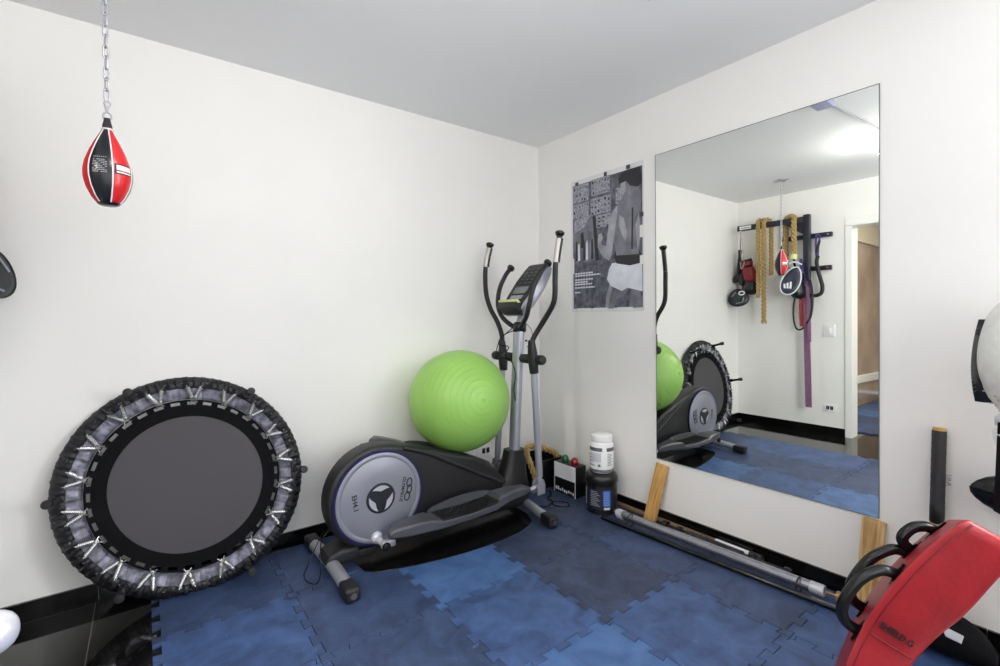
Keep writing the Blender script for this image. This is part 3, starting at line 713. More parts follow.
# cables beside the post
b = B(); tube(b, smooth_path([(-.58, -.40, 1.13), (-.63, -.36, 1.10), (-.66, -.36, 1.05), (-.60, -.38, 1.03), (-.64, -.40, .98), (-.60, -.42, .93), (-.615, -.465, .86), (-.625, -.462, .78), (-.605, -.45, .70)], 7), .0035, 6)
tube(b, smooth_path([(-.57, -.39, 1.15), (-.62, -.33, 1.08), (-.66, -.34, 1.0), (-.61, -.37, .95)], 6), .0035, 6)
tube(b, smooth_path([(-.52, -.45, 1.18), (-.485, -.47, 1.13), (-.49, -.47, 1.06), (-.52, -.46, 1.03)], 6), .002, 6)
obj('cable', b, 'black_gloss', t, 60)

# thin black sheet with a curved front edge, painting the shade under the trainer
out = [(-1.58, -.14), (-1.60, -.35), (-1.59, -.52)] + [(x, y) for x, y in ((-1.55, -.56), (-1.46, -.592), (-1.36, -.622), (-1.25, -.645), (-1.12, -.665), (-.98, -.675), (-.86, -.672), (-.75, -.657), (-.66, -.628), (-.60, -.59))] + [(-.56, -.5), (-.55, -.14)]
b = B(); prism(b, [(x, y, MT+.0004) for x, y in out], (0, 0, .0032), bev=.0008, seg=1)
tag(obj('shade_sheet', b, 'shade_black', None, 0, loc=(-1.08, -.4, MT)), 'thin black sheet with a curved front edge, standing in for shade under the trainer', 'shade sheet')

# ------------------------------------------------------------------ exercise ball
bc = V(-.913, -.302, .722); ax = V(-.10, -.985, .14).normalized()
bm = B(); bmesh.ops.create_uvsphere(bm, u_segments=96, v_segments=64, radius=.299)
o = obj('exercise_ball', bm, 'ball', None, 180); q = V(0, 0, 1).rotation_difference(ax); o.rotation_mode = 'QUATERNION'; o.rotation_quaternion = q; o.location = bc
tag(o, 'large green exercise ball resting on the elliptical trainer against the wall', 'ball')
bm = B(); lathe(bm, [(.012, .2985), (.012, .3005), (.006, .301), (.006, .299), (.0005, .299)], (0, 0, 0), (0, 0, 1), 24); pl = obj('plug', bm, 'ball', None, 40); pl.parent = o

# ------------------------------------------------------------------ speed bag on its chain
SX, SY = -2.494, -.712
t = thing('ceiling_anchor', 'small steel plate screwed to the ceiling above the speed bag chain', 'hook', (SX, SY, H))
b = B(); box(b, (SX, SY, H-.004), (.13, .035, .006), bev=.001); box(b, (SX, SY, H-.004), (.035, .13, .006), bev=.001); obj('plate', b, 'zinc', t, 30)
b = B(); tube(b, [(SX+.014*math.sin(2*PI*k/16), SY, H-.02+.014*math.cos(2*PI*k/16)) for k in range(16)], .003, 8, closed=True); obj('ring', b, 'zinc', t)
t = thing('steel_chain', 'thin steel chain hanging from the ceiling and holding the speed bag', 'chain', (SX, SY, 1.93))
z = H-.037; k = 0; pitch = .0345
def link(z, turn):
    b = B(); pts = []
    for i in range(20):
        a = 2*PI*i/20; u = .0070*math.cos(a); v = .0115*math.sin(a)+(.0105 if math.sin(a) > 0 else -.0105)
        pts.append((SX+u*math.cos(turn), SY+u*math.sin(turn), z+v))
    tube(b, pts, .0024, 7, closed=True); obj('link', b, 'zinc', t, 60)
while z > 1.912:
    link(z, (.5 if k % 2 else .5+PI/2)+.15*math.sin(k)); z -= pitch; k += 1
zl = z+pitch-.0195
t = thing('speed_bag', 'red and black teardrop speed bag hanging on a chain at upper left', 'speed bag', (SX, SY, 1.59))
b = B(); tube(b, smooth_path([(SX, SY, zl), (SX+.008, SY, zl-.006), (SX+.002, SY, 1.905), (SX, SY, 1.893), (SX+.010, SY, 1.882), (SX+.007, SY, 1.867), (SX-.007, SY, 1.866), (SX-.009, SY, 1.882), (SX-.002, SY, 1.892), (SX-.004, SY, 1.906), (SX-.006, SY, zl-.006), (SX, SY, zl)], 5), .0028, 7); obj('snap_hook', b, 'zinc', t)
b = B(); prism(b, [(SX-.007, SY-.005, 1.872), (SX+.007, SY-.005, 1.872), (SX+.013, SY-.005, 1.845), (SX+.013, SY-.005, 1.828), (SX-.013, SY-.005, 1.828), (SX-.013, SY-.005, 1.845)], (0, .010, 0), bev=.002); obj('leather_tab', b, 'blackbag', t)
BP = [(.0, .025), (.006, .031), (.02, .041), (.05, .0545), (.08, .0615), (.105, .0620), (.13, .058), (.16, .0485), (.19, .036), (.215, .024), (.235, .014), (.245, .011)]
def br(h):
    for (h0, r0), (h1, r1) in zip(BP, BP[1:]):
        if h0 <= h <= h1: s = (h-h0)/(h1-h0); return r0+(r1-r0)*s
    return BP[-1][1]
BZ = 1.594
PH = math.radians(-77)                # a seam between black and red, turned to the camera
def bpnt(a, h, d=0): r_ = br(h)*(1+.0)+d; return V(SX+r_*math.cos(a), SY+r_*math.sin(a), BZ+h)
for k in range(6):
    a0 = PH+k*PI/3; b = B(); rings = []
    for i in range(25):
        h = .245*i/24; rings.append([bpnt(a0+PI/3*j/10, h, .0018*math.sin(PI*j/10)) for j in range(11)]+[V(SX, SY, BZ+h)])
    loft(b, rings); pn = obj('panel', b, 'redbag' if k % 2 == 0 else 'blackbag', t, 70)
    b = B(); tube(b, [bpnt(a0, .004+.236*i/24, .0005) for i in range(25)], .0019, 6); obj('white_piping', b, 'white_vinyl', t, 60)
    if k == 5:
        b = B()
        for r_ in range(9):
            for j in range(7):
                if (r_*7+j*3) % 5 == 0 and r_ > 0: continue
                aa = a0+PI/3*(.22+.082*j); hh = .132-.0055*r_
                w = .07 if r_ else .05
                if r_ == 0: hh += .004
                vs = [bpnt(aa, hh, .0025), bpnt(aa+w, hh, .0025), bpnt(aa+w, hh+.0026, .0025), bpnt(aa, hh+.0026, .0025)]
                b.faces.new([b.verts.new(v) for v in vs])
        obj('small_print', b, 'grey_ink', pn, 0)
    if k == 0:
        def patch(bm, s0, s1, h0, h1, d, n=6):
            rr = [[bpnt(a0+PI/3*(s0+(s1-s0)*j/n), h0, d), bpnt(a0+PI/3*(s0+(s1-s0)*j/n), h1, d), bpnt(a0+PI/3*(s0+(s1-s0)*j/n), h1, .0005), bpnt(a0+PI/3*(s0+(s1-s0)*j/n), h0, .0005)] for j in range(n+1)]
            loft(bm, rr)
        b = B(); patch(b, .08, .86, .090, .122, .0026); lb = obj('label_border', b, 'blackbag', pn, 0)
        b = B(); patch(b, .14, .80, .102, .118, .003); obj('label', b, 'white_vinyl', pn, 0)
        b = B(); patch(b, .14, .80, .0935, .098, .003); obj('label_line', b, 'white_vinyl', pn, 0)
b = B(); lathe(b, [(.021, -.004), (.027, -.001), (.031, .004), (.028, .008)], (SX, SY, BZ), (0, 0, 1), 28); obj('bottom_cap', b, 'blackbag', t)
b = B(); tube(b, [(SX+.014*math.cos(2*PI*k/20), SY+.014*math.sin(2*PI*k/20), BZ+.240) for k in range(20)], .003, 6, closed=True); obj('lace_ring', b, 'white_vinyl', t)


# ------------------------------------------------------------------ bars lying along the mirror wall
def bar(name, label, loc, pieces, group='poles and bars lying under the mirror'):
    t = thing(name, label, 'bar', loc, group)
    for nm, pr, a, d, m in pieces:
        b = B(); lathe(b, pr, a, d, 22); obj(nm, b, m, t, 40)
    return t
bar('wooden_pole', 'worn brown wooden pole with a white tape section, on the floor closest to the baseboard', (-.036, -1.1, MT), [
    ('shaft', [(.013, 0), (.015, .004), (.015, .66)], (-.032, -.745, MT+.0155), (0, -1, 0), 'brown_pole'),
    ('white_section', [(.0155, 0), (.016, .003), (.016, .17), (.013, .173)], (-.032, -1.405, MT+.0165), (0, -1, 0), 'white_vinyl'),
    ('black_end', [(.016, 0), (.018, .004), (.018, .06), (.01, .066)], (-.032, -1.578, MT+.0185), (0, -1, 0), 'rubber')])
t = bar('steel_barbell', 'dark worn steel dumbbell bar with round collars lying behind the silver tube', (-.09, -1.4, MT), [
    ('shaft', [(.010, 0), (.014, .005), (.014, .70)], (-.088, -1.09, MT+.027), (0, -1, 0), 'dark_steel'),
    ('collar', [(.015, 0), (.026, .004), (.026, .03), (.015, .034)], (-.088, -1.13, MT+.027), (0, -1, 0), 'black_gloss'),
    ('collar', [(.015, 0), (.024, .004), (.024, .02), (.015, .024)], (-.088, -1.22, MT+.027), (0, -1, 0), 'dark_steel'),
    ('sleeve', [(.015, 0), (.021, .004), (.021, .30), (.017, .304)], (-.088, -1.27, MT+.027), (0, -1, 0), 'dark_steel'),
    ('collar', [(.015, 0), (.027, .005), (.027, .022), (.018, .03)], (-.088, -1.60, MT+.027), (0, -1, 0), 'black_gloss'),
    ('collar', [(.015, 0), (.025, .004), (.027, .02), (.022, .036), (.008, .04)], (-.088, -1.755, MT+.027), (0, -1, 0), 'black_gloss')])
ya, yb_ = -.895, -1.965
t = bar('silver_tube', 'long thick silver tube lying on the floor below the mirror', (-.165, -1.4, MT), [
    ('tube', [(.021, 0), (.023, .002), (.023, .985)], (-.196, -.93, MT+.0435), (.045, -1.0, 0), 'steel'),
    ('ball_end', [(.002, 0), (.016, .004), (.0255, .016), (.0265, .028), (.024, .045), (.021, .055)], (-.199, -.872, MT+.0435), (.045, -1.0, 0), 'steel'),
    ('white_end', [(.0235, 0), (.0245, .001), (.0245, .05), (.0235, .052), (.018, .053), (.018, .03)], (-.1525, -1.888, MT+.0435), (.045, -1.0, 0), 'silver_light'),
    ('threaded_rod', [(.006, 0), (.006, .05)], (-.150, -1.938, MT+.0435), (.045, -1.0, 0), 'brass'),
    ('brass_nut', [(.010, 0), (.022, .003), (.022, .02), (.012, .024)], (-.1485, -1.980, MT+.0435), (.045, -1.0, 0), 'brass')])
b = B()
for k in range(6):
    p = V(-.1985+.0004*k, -.905-.007*k, MT+.0435); tube(b, [p+V(.0262*math.cos(2*PI*i/24), -.006*math.sin(4*PI*i/24), .0262*math.sin(2*PI*i/24)) for i in range(24)], .0016, 5, closed=True)
obj('wire_windings', b, 'silver_light', t, 60)
for (y, x) in ((-1.0, -.205), (-1.852, -.168)):
    b = B(); tube(b, [(x-.006+.033*math.cos(2*PI*i/28), y, MT+.037+.0355*math.sin(2*PI*i/28)) for i in range(28)], .0035, 8, closed=True); obj('rubber_ring', b, 'rubber', t, 60)
bar('thin_black_bar', 'thin black bar on the floor in front of the silver tube', (-.22, -1.4, MT), [
    ('shaft', [(.008, 0), (.0115, .005), (.0115, 1.19), (.008, 1.195)], (-.262, -.83, MT+.0125), (.072, -1.19, 0), 'black_gloss'),
    ('steel_end', [(.0116, 0), (.012, .001), (.012, .12), (.010, .122)], (-.1955, -1.905, MT+.0125), (.072, -1.19, 0), 'steel')])

# ------------------------------------------------------------------ supplement jars
def wrap(bm, c, r, a0, a1, z0, z1, th=.0008, n=12):
    loft(bm, [[V(c[0]+q*math.cos(a), c[1]+q*math.sin(a), z) for q, z in ((r, z0), (r+th, z0), (r+th, z1), (r, z1))] for a in [a0+(a1-a0)*k/n for k in range(n+1)]])
J = (-.153, -.737)
t = thing('black_supplement_tub', 'large black plastic supplement tub on the mat at the corner, under the white jar', 'jar', (J[0], J[1], MT))
b = B(); lathe(b, [(.09, 0), (.094, .006), (.092, .018), (.095, .03), (.095, .155), (.092, .168), (.093, .178), (.097, .186)], (J[0], J[1], MT), (0, 0, 1), 48); obj('tub', b, 'tub_black', t)
b = B(); lathe(b, [(.098, 0), (.1, .004), (.1, .028), (.094, .046), (.080, .056), (.062, .060), (.0005, .060)], (J[0], J[1], MT+.185), (0, 0, 1), 48); obj('lid', b, 'tub_black', t)
va = math.atan2(-2.687-J[1], -2.408-J[0])     # direction towards the room's open side
b = B(); wrap(b, J, .0955, va-1.35, va+1.2, MT+.035, MT+.155); lab = obj('label', b, 'label_dark', t, 40)
b = B(); wrap(b, J, .0965, va+.1, va+.55, MT+.058, MT+.150); obj('blue_panel', b, 'label_blue', lab, 40)
b = B(); wrap(b, J, .0965, va+.14, va+.52, MT+.036, MT+.05); obj('white_panel', b, 'label_pale', lab, 40)
b = B()
for k in range(9): wrap(b, J, .0965, va-.75, va-.1-.1*(k % 3), MT+.056+.0105*k, MT+.0595+.0105*k, n=6)
for k in range(6): wrap(b, J, .0975, va+.15, va+.48-.05*(k % 2), MT+.064+.014*k, MT+.067+.014*k, n=5)
obj('small_print', b, 'grey_ink', lab, 40)
b = B(); wrap(b, J, .0965, va-1.33, va-1.22, MT+.05, MT+.15); obj('pale_strip', b, 'label_pale', lab, 40)
K = (-.152, -.738); KZ = MT+.2458
t = thing('white_supplement_jar', 'white supplement jar with silver base band, standing on the black tub', 'jar', (K[0], K[1], KZ))
b = B(); lathe(b, [(.066, 0), (.070, .004), (.071, .02), (.073, .03), (.073, .165), (.066, .182), (.058, .186), (.058, .2)], (K[0], K[1], KZ), (0, 0, 1), 48); obj('jar_body', b, 'white_plastic', t)
b = B(); lathe(b, [(.062, 0), (.065, .003), (.066, .03), (.065, .036), (.06, .04), (.0005, .041)], (K[0], K[1], KZ+.19), (0, 0, 1), 48); obj('cap', b, 'white_plastic', t)
b = B(); wrap(b, K, .0715, 0, 2*PI-.001, KZ+.006, KZ+.024, .0022, 48); obj('silver_band', b, 'label_grey', t, 40)
vk = va
b = B(); wrap(b, K, .0735, vk-1.3, vk+.05, KZ+.135, KZ+.157); wrap(b, K, .0735, vk+.42, vk+1.4, KZ+.135, KZ+.157); obj('grey_label_band', b, 'label_grey', t, 40)
b = B(); wrap(b, K, .0735, vk-.9, vk-.05, KZ+.07, KZ+.125); obj('label', b, 'label_pale', t, 40)
b = B()
for k in range(8): wrap(b, K, .0738, vk+.5, vk+.95-.12*(k % 2), KZ+.05+.0095*k, KZ+.053+.0095*k, n=5)
wrap(b, K, .0738, vk-1.3, vk-.6, KZ+.045, KZ+.05, n=8); wrap(b, K, .0738, vk-.3, vk-.1, KZ+.042, KZ+.057, n=4)
for k in range(3): wrap(b, K, .0738, vk-1.2, vk-.95, KZ+.07+.02*k, KZ+.074+.02*k, n=4)
obj('small_print', b, 'label_grey', t, 40)

# ------------------------------------------------------------------ display box with two knobs
t = thing('display_box', 'small black box with a white card front and green and red knobs in the corner', 'box', (-.105, -.42, MT))
fx, y0, y1 = -.157, -.318, -.520; bz0, bz1 = MT, MT+.205
b = B(); box(b, (fx+.05, (y0+y1)/2, (bz0+bz1)/2), (.098, y0-y1, bz1-bz0), bev=.002); obj('box_shell', b, 'tub_black', t, 20)
b = B(); box(b, (fx-.001, (y0+y1)/2, bz1-.05), (.002, (y0-y1)-.002, .1)); obj('white_card', b, 'white_vinyl', t, 0)
for y in (y0-.003, y1+.003):
    b = B(); box(b, (fx-.002, y, (bz0+bz1-.1)/2), (.003, .005, bz1-.1-bz0)); obj('pale_edge', b, 'label_pale', t, 0)
b = B(); random.seed(5)
for i in range(9):
    y = y0-.02-.020*i; h = .012+.012*random.random(); box(b, (fx-.0015, y, bz0+.012+h/2+.01*random.random()), (.002, .009+.004*random.random(), h))
obj('pale_markings', b, 'label_pale', t, 0)
for y, m, lbl in ((y0-.062, 'green_knob', 'green knob'), (y0-.150, 'red_knob', 'red knob')):
    b = B(); lathe(b, [(.020, 0), (.023, .003), (.0255, .016), (.024, .030), (.017, .043), (.008, .049), (.0005, .050)], (fx+.045, y, bz1), (0, 0, 1), 26); o = obj('knob', b, m, t); o['label'] = lbl

# ------------------------------------------------------------------ bin and twisted ropes
t = thing('black_bin', 'dark open bin in the corner behind the elliptical post, rope draped over it', 'bin', (-.16, -.15, MT))
b = B()
def sq(c, a, bb, z, r=.03, n=6):
    out = []
    for qx, qy, s in ((1, 1, 0), (-1, 1, 1), (-1, -1, 2), (1, -1, 3)):
        for k in range(n+1):
            an = PI/2*s+PI/2*k/n; out.append(V(c[0]+qx*(a-r)+r*math.cos(an), c[1]+qy*(bb-r)+r*math.sin(an), z))
    return out
bc_ = (-.155, -.155)
loft(b, [sq(bc_, .095, .095, MT), sq(bc_, .120, .115, MT+.185), sq(bc_, .128, .123, MT+.188), sq(bc_, .128, .123, MT+.205), sq(bc_, .118, .113, MT+.205), sq(bc_, .11, .105, MT+.1), sq(bc_, .09, .09, MT+.012)])
obj('bin_body', b, 'tub_black', t, 40)
def rope(name, pts, r, label, group=None, n=8, twist=24, parent=None, closed=False, sub=None):
    path = smooth_path(pts, n); 
    # resample evenly
    L_ = [0]
    for a, c in zip(path, path[1:]): L_.append(L_[-1]+(c-a).length)
    tot = L_[-1]; m = max(12, int(tot/(r*.42))); P = []; j = 0
    for i in range(m+1):
        s = tot*i/m
        while j < len(L_)-2 and L_[j+1] < s: j += 1
        P.append(path[j].lerp(path[j+1], (s-L_[j])/max(1e-9, L_[j+1]-L_[j])))
    T = [(P[min(i+1, m)]-P[max(i-1, 0)]).normalized() for i in range(m+1)]
    x, y = frame_for(T[0]); X = []
    for i in range(m+1):
        x = (x-T[i]*x.dot(T[i])).normalized(); X.append((x.copy(), T[i].cross(x)))
    bm = B()
    for k in range(3):
        pts_ = [P[i]+(X[i][0]*math.cos(2*PI*(k/3+tot*i/m/(r*5.2)))+X[i][1]*math.sin(2*PI*(k/3+tot*i/m/(r*5.2))))*r*.60 for i in range(m+1)]
        tube(bm, pts_, r*.46, 8)
    o = obj(name, bm, 'rope', parent, 60, loc=None if parent else tuple(P[0]))
    if label: tag(o, label, 'rope', group)
    return o, P, T
rope('battle_rope', [(-.315, -.29, .05), (-.300, -.285, .10), (-.335, -.28, .20), (-.36, -.265, .285), (-.345, -.25, .325), (-.29, -.24, .325), (-.21, -.23, .30), (-.13, -.24, .268), (-.075, -.245, .235), (-.055, -.23, .18), (-.07, -.20, .12)], .0215,
     'thick twisted tan rope draped over the dark bin in the corner')

# cables on the floor
b = B(); tube(b, smooth_path([(-.22, -.335, MT+.02), (-.235, -.37, MT+.005), (-.30, -.405, MT+.005), (-.31, -.455, MT+.005), (-.345, -.52, MT+.005), (-.29, -.585, MT+.005), (-.255, -.53, MT+.005), (-.31, -.475, MT+.009), (-.40, -.50, MT+.005), (-.455, -.41, MT+.005), (-.50, -.33, MT+.005)], 8), .0035, 7)
tag(obj('black_cable', b, 'black_gloss', None, 60, loc=(-.3, -.5, MT)), 'thin black cable coiled on the mat beside the display box', 'cable')
b = B(); tube(b, smooth_path([(-1.60, -.14, .10), (-1.70, -.24, .125), (-1.755, -.30, .09), (-1.80, -.33, .03), (-1.83, -.38, MT+.004), (-1.83, -.45, MT+.004), (-1.80, -.485, MT+.004), (-1.765, -.42, .03), (-1.735, -.33, .125), (-1.66, -.24, .13), (-1.60, -.22, .10)], 8), .0022, 7)
tag(obj('power_cable', b, 'black_gloss', None, 60, loc=(-1.8, -.35, MT)), 'thin cable looped over the rear foot of the elliptical trainer', 'cable')

# ------------------------------------------------------------------ stick
t = thing('taped_stick', 'wooden stick with black tape grip leaning on the wall beside the red shield', 'stick', (-.06, -2.272, MT))
a, c = V(-.075, -2.268, MT+.001), V(-.026, -2.274, .787); d = (c-a).normalized()
b = B(); tube(b, [a, c], .0195, 18); obj('shaft', b, 'pine', t, 50)
b = B(); L_ = (c-a).length; rings = []
prf = []
for k in range(46): prf.append((.0208+.0011*((k*7) % 5)/4, L_-.29+.28*k/45))
lathe(b, prf, a, d, 22, caps=False); obj('cloth_tape', b, 'tapewrap', t, 30)
b = B(); lathe(b, [(.0205, L_-.355), (.0222, L_-.352), (.0222, L_-.288), (.0205, L_-.285)], a, d, 22, caps=False); obj('tape_band', b, 'tapeblack', t, 40)
b = B(); random.seed(2)
for k in range(7):
    p = c-d*(.165+.006*k)+V(-.012, -.018, 0); tube(b, [p, p+V(-.003, -.010-.006*random.random(), -.004), p+V(-.002, -.016-.006*random.random(), -.012*random.random())], .0008, 4)
obj('loose_threads', b, 'tapewrap', t, 0)

# ------------------------------------------------------------------ free-standing punch bag at the right edge
SP = V(-.250, -2.532, 0)
t = thing('freestanding_punch_bag', 'worn white punching head on a white post at the right edge', 'punching bag', (SP.x, SP.y, MT))
b = B(); lathe(b, [(.085, 0), (.09, .01), (.09, .03), (.075, .05), (.06, .07), (.045, .10)], (SP.x, SP.y, MT), (0, 0, 1), 40); obj('base', b, 'white_plastic', t)
b = B(); lathe(b, [(.045, .1), (.05, .45), (.062, .62), (.085, .78), (.095, .83), (.09, .84)], (SP.x, SP.y, MT), (0, 0, 1), 40); obj('post', b, 'white_plastic', t)
b = B(); lathe(b, [(.080, .0), (.089, .01), (.089, .03), (.08, .04)], (SP.x, SP.y, MT+.845), (0, 0, 1), 32); obj('neck_strap', b, 'label_pale', t)
b = B()
bmesh.ops.create_uvsphere(b, u_segments=56, v_segments=40, radius=1)
random.seed(9)
for v in b.verts:
    z = v.co.z; rr = .131*(1-.12*max(0, -z)**2); n_ = 1+.012*math.sin(9*v.co.x+4*z)+.01*random.uniform(-1, 1)*(1 if z < -.35 else .15)
    v.co = V(SP.x+v.co.x*rr*n_, SP.y+v.co.y*rr*n_, 1.078+z*.214*n_)
hd = obj('head_pad', b, 'worn_white', t, 180)
b = B(); vd = V(-.78, .12, 0).normalized()
# black mesh ear panel standing off the left side of the head
sd = V(-.09, .996, 0).normalized()
rings = []
for k in range(15):
    s = k/14; z = 1.198-.266*s; wd = .030*math.sin(PI*(.1+.86*s))**.7+.003; off = .098+.030*math.sin(PI*(.14+.62*s))
    fwd = V(-.996, -.09, 0)
    c0 = V(SP.x, SP.y, z)+sd*off
    rings.append([c0-fwd*wd, c0+sd*.014, c0+fwd*wd-sd*.004, c0+fwd*wd*.6-sd*.03, c0-sd*.03])
loft(b, rings); obj('ear_panel', b, 'blackbag', t, 60)
b = B()
for k in range(18):
    s = .12+.76*k/17; z = 1.198-.266*s; off = .112+.030*math.sin(PI*(.14+.62*s)); c0 = V(SP.x, SP.y, z)+sd*off
    tube(b, [c0-V(.004, .0, .004), c0+V(-.016, -.010, .006)], .0012, 4)
obj('frayed_stitching', b, 'label_grey', t, 0)
b = B(); random.seed(4)
for k in range(60):
    a = random.uniform(0, 2*PI); z = random.uniform(-.93, -.55); q = math.sqrt(1-z*z); p = V(SP.x+math.cos(a)*q*.122, SP.y+math.sin(a)*q*.122, 1.085+z*.2)
    e = V(random.uniform(-1, 1), random.uniform(-1, 1), random.uniform(-1, .4)).normalized()
    tube(b, [p, p+e*.012+V(math.cos(a), math.sin(a), 0)*.008], [.005, .0015], 4)
obj('torn_leather', b, 'frayed', t, 0)['kind'] = 'stuff'
b = B(); prism(b, [(SP.x-.085, SP.y+.030, .88), (SP.x-.055, SP.y+.076, .88), (SP.x-.050, SP.y+.085, .60), (SP.x-.090, SP.y+.055, .60)], (.008, -.008, 0)); obj('hanging_strap', b, 'webbing', t, 30)
# black glove hanging beside it
def glove(name, label, c, s, R_, mats, group=None):
    """boxing glove: fist, thumb, cuff, strap; local z from fist down to cuff, x = thumb side"""
    t = thing(name, label, 'boxing glove', c, group); c = Vector(c)
    def el(bm, p, r_): ellipsoid(bm, c+R_@(Vector(p)*s), [q*s for q in r_], R_, 24, 16)
    b = B(); rings = []
    for (z, rx, ry, ox, oy) in ((.095, .012, .012, 0, .01), (.09, .04, .035, 0, .008), (.07, .062, .055, 0, .006), (.035, .073, .064, 0, .002), (0, .074, .066, 0, 0), (-.035, .066, .060, 0, 0), (-.065, .052, .050, 0, 0), (-.08, .046, .044, 0, 0)):
        rings.append([c+R_@(V(ox+rx*math.cos(2*PI*k/24), oy+ry*math.sin(2*PI*k/24), z)*s) for k in range(24)])
    loft(b, rings); obj('mitt', b, mats[0], t, 70)
    b = B(); P_ = [c+R_@(V(*p)*s) for p in ((.04, -.02, -.05), (.066, -.03, -.02), (.078, -.038, .015), (.076, -.042, .045), (.07, -.042, .06))]; tube(b, smooth_path(P_, 4), [(.022+.006*math.sin(PI*i/16))*s if i < 14 else (.022-.008*(i-13))*s for i in range(17)], 14, caps=True); obj('thumb', b, mats[1], t, 70)
    b = B(); lathe(b, [(.047*s, 0), (.05*s, .01*s), (.053*s, .075*s), (.055*s, .08*s), (.048*s, .08*s)], c+R_@(V(0, 0, -.072)*s), R_@V(0, 0, -1), 24); obj('cuff', b, mats[2], t, 50)
    b = B(); lathe(b, [(.0515*s, 0), (.0545*s, .002*s), (.0565*s, .034*s), (.054*s, .036*s)], c+R_@(V(0, 0, -.092)*s), R_@V(0, 0, -1), 24, caps=False); obj('wrist_strap', b, mats[3], t, 50)
    return t
def rot(x=0, y=0, z=0): return (Matrix.Rotation(z, 3, 'Z') @ Matrix.Rotation(y, 3, 'Y') @ Matrix.Rotation(x, 3, 'X'))
t = thing('hand_pad', 'black teardrop leather pad hanging between the white post and the wall, above the shield', 'pad', (-.085, -2.44, .60))
lx = V(-.10, .99, .06).normalized(); ux = V(0, 0, 1); ux = (ux-lx*ux.dot(lx)).normalized(); fx_ = lx.cross(ux)
b = B(); rings = []
for h, ru in ((-.10, .030), (-.095, .046), (-.07, .060), (-.03, .064), (.01, .058), (.04, .045), (.062, .029), (.075, .013), (.078, .002)):
    rings.append([V(-.085, -2.442, .597)+lx*h+ux*(ru*1.12*math.sin(2*PI*k/28)*(1 if math.sin(2*PI*k/28) > 0 else .92))+fx_*(ru*.62*math.cos(2*PI*k/28)) for k in range(28)])
loft(b, rings); pd = obj('pad_body', b, 'black_gloss', t, 70)
b = B(); tube(b, [V(-.085, -2.442, .603)+lx*h-fx_*(ru*.62+.001)*(-1 if fx_.x < 0 else 1) for h, ru in ((-.095, .046), (-.07, .060), (-.03, .064), (.01, .058), (.04, .045), (.062, .029), (.078, .006))], .0022, 6); obj('seam', b, 'webbing', pd)

# ------------------------------------------------------------------ red kick shield leaning on the post
t = thing('kick_shield', 'curved red leather kick shield with black handles standing at the lower right', 'kick shield', (-.56, -2.25, MT)); KS = t
rV = V(.7975, -.6032, -.0092); uV = V(.015, .0046, .9999); fV = V(.6031, .7976, -.0127)   # right, up and forward of the photographer's standpoint
CAM = V(-2.4084, -2.6866, 1.2224)
def at(px, py, d): return CAM + (fV + rV*((px-500)/470.3) + uV*((322.18-py)/470.3))*d
# seam-side centreline of the back edge (from foot to head), sampled where the pad stands
SC = dict(back=[(833, 697, 1.37), (846, 664, 1.36), (862, 628, 1.36), (882, 598, 1.34), (906, 569, 1.32), (938, 539, 1.30), (970, 517, 1.28)],
          front=[(880, 712, 1.37), (895, 690, 1.36), (915, 661, 1.36), (938, 637, 1.34), (966, 614, 1.32), (999, 578, 1.30), (1028, 550, 1.28)])
def interp(tb, s):
    pts = smooth_path([V(*p) for p in tb], 8); return pts[min(len(pts)-1, int(round(s*(len(pts)-1))))]
NS = 40; b = B(); rings = []
WV = (fV + rV*(.9037-.22) + uV*(-.59+.17)).normalized()      # across the pad, away from the camera
for i in range(NS+1):
    s = i/NS; A_ = interp(SC['back'], s); F_ = interp(SC['front'], s)
    A_ = at(A_.x, A_.y, A_.z); F_ = at(F_.x, F_.y, F_.z)
    if i == 0: Lp = None
    w = .26
    puff = .012
    tz = F_-A_
    # rounded ends
    e = min(s, 1-s); k = 1 if e > .06 else .55+.45*math.sqrt(max(0, 1-((.06-e)/.06)**2))
    mid = (A_+F_)/2+WV*w/2
    sec = []
    base = [(0, 0), (.06, -.022), (.5, -.034), (.94, -.022), (1, 0), (1.012, .08), (1.02, .5), (1.012, .92), (1, 1), (.94, 1.02), (.5, 1.035), (.06, 1.02), (0, 1), (-.012, .92), (-.018, .5), (-.012, .08)]
    for (q, w_) in base:
        P_ = A_+tz*q+WV*w*w_; sec.append(mid+(P_-mid)*k)
    rings.append(sec)
loft(b, rings)
for v in b.verts: v.co.z = max(v.co.z, MT+.002)       # the foot of the pad is pressed flat on the mat
pad = obj('pad', b, 'red', t, 70)
# seams: along the near back edge, inset; and one across
def on_side(s, q, lift=.004, w_=None):
    A_ = interp(SC['back'], s); F_ = interp(SC['front'], s); A_ = at(A_.x, A_.y, A_.z); F_ = at(F_.x, F_.y, F_.z)
    off = -.022-.012*math.sin(PI*max(0, min(1, (q-.06)/.88)))
    return A_+(F_-A_)*q+WV*(.26*off-lift)
b = B(); tube(b, [on_side(.04+.92*k/60, .13, .001) for k in range(61)], .0022, 6); tube(b, [on_side(.34, .13+.8*k/20, .001) for k in range(21)], .0024, 6)
obj('seam', b, 'darkred', t, 60)
# SHIELD G lettering across the side
A_ = on_side(.40, .16); Bq = on_side(.40, .86); X = (Bq-A_).normalized(); Nn = -WV; Y = Nn.cross(X).normalized()
if Y.dot(on_side(.5, .5)-on_side(.35, .5)) < 0: Y = -Y
o_ = on_side(.40, .50, .0055)
bm = text_bm('SHIELD G', .027, .0008)
for v in bm.verts: c_ = v.co.copy(); v.co = o_ + X*c_.x*1.0 + Y*c_.y + Nn*c_.z
obj('lettering', bm, 'ink', t, 0)
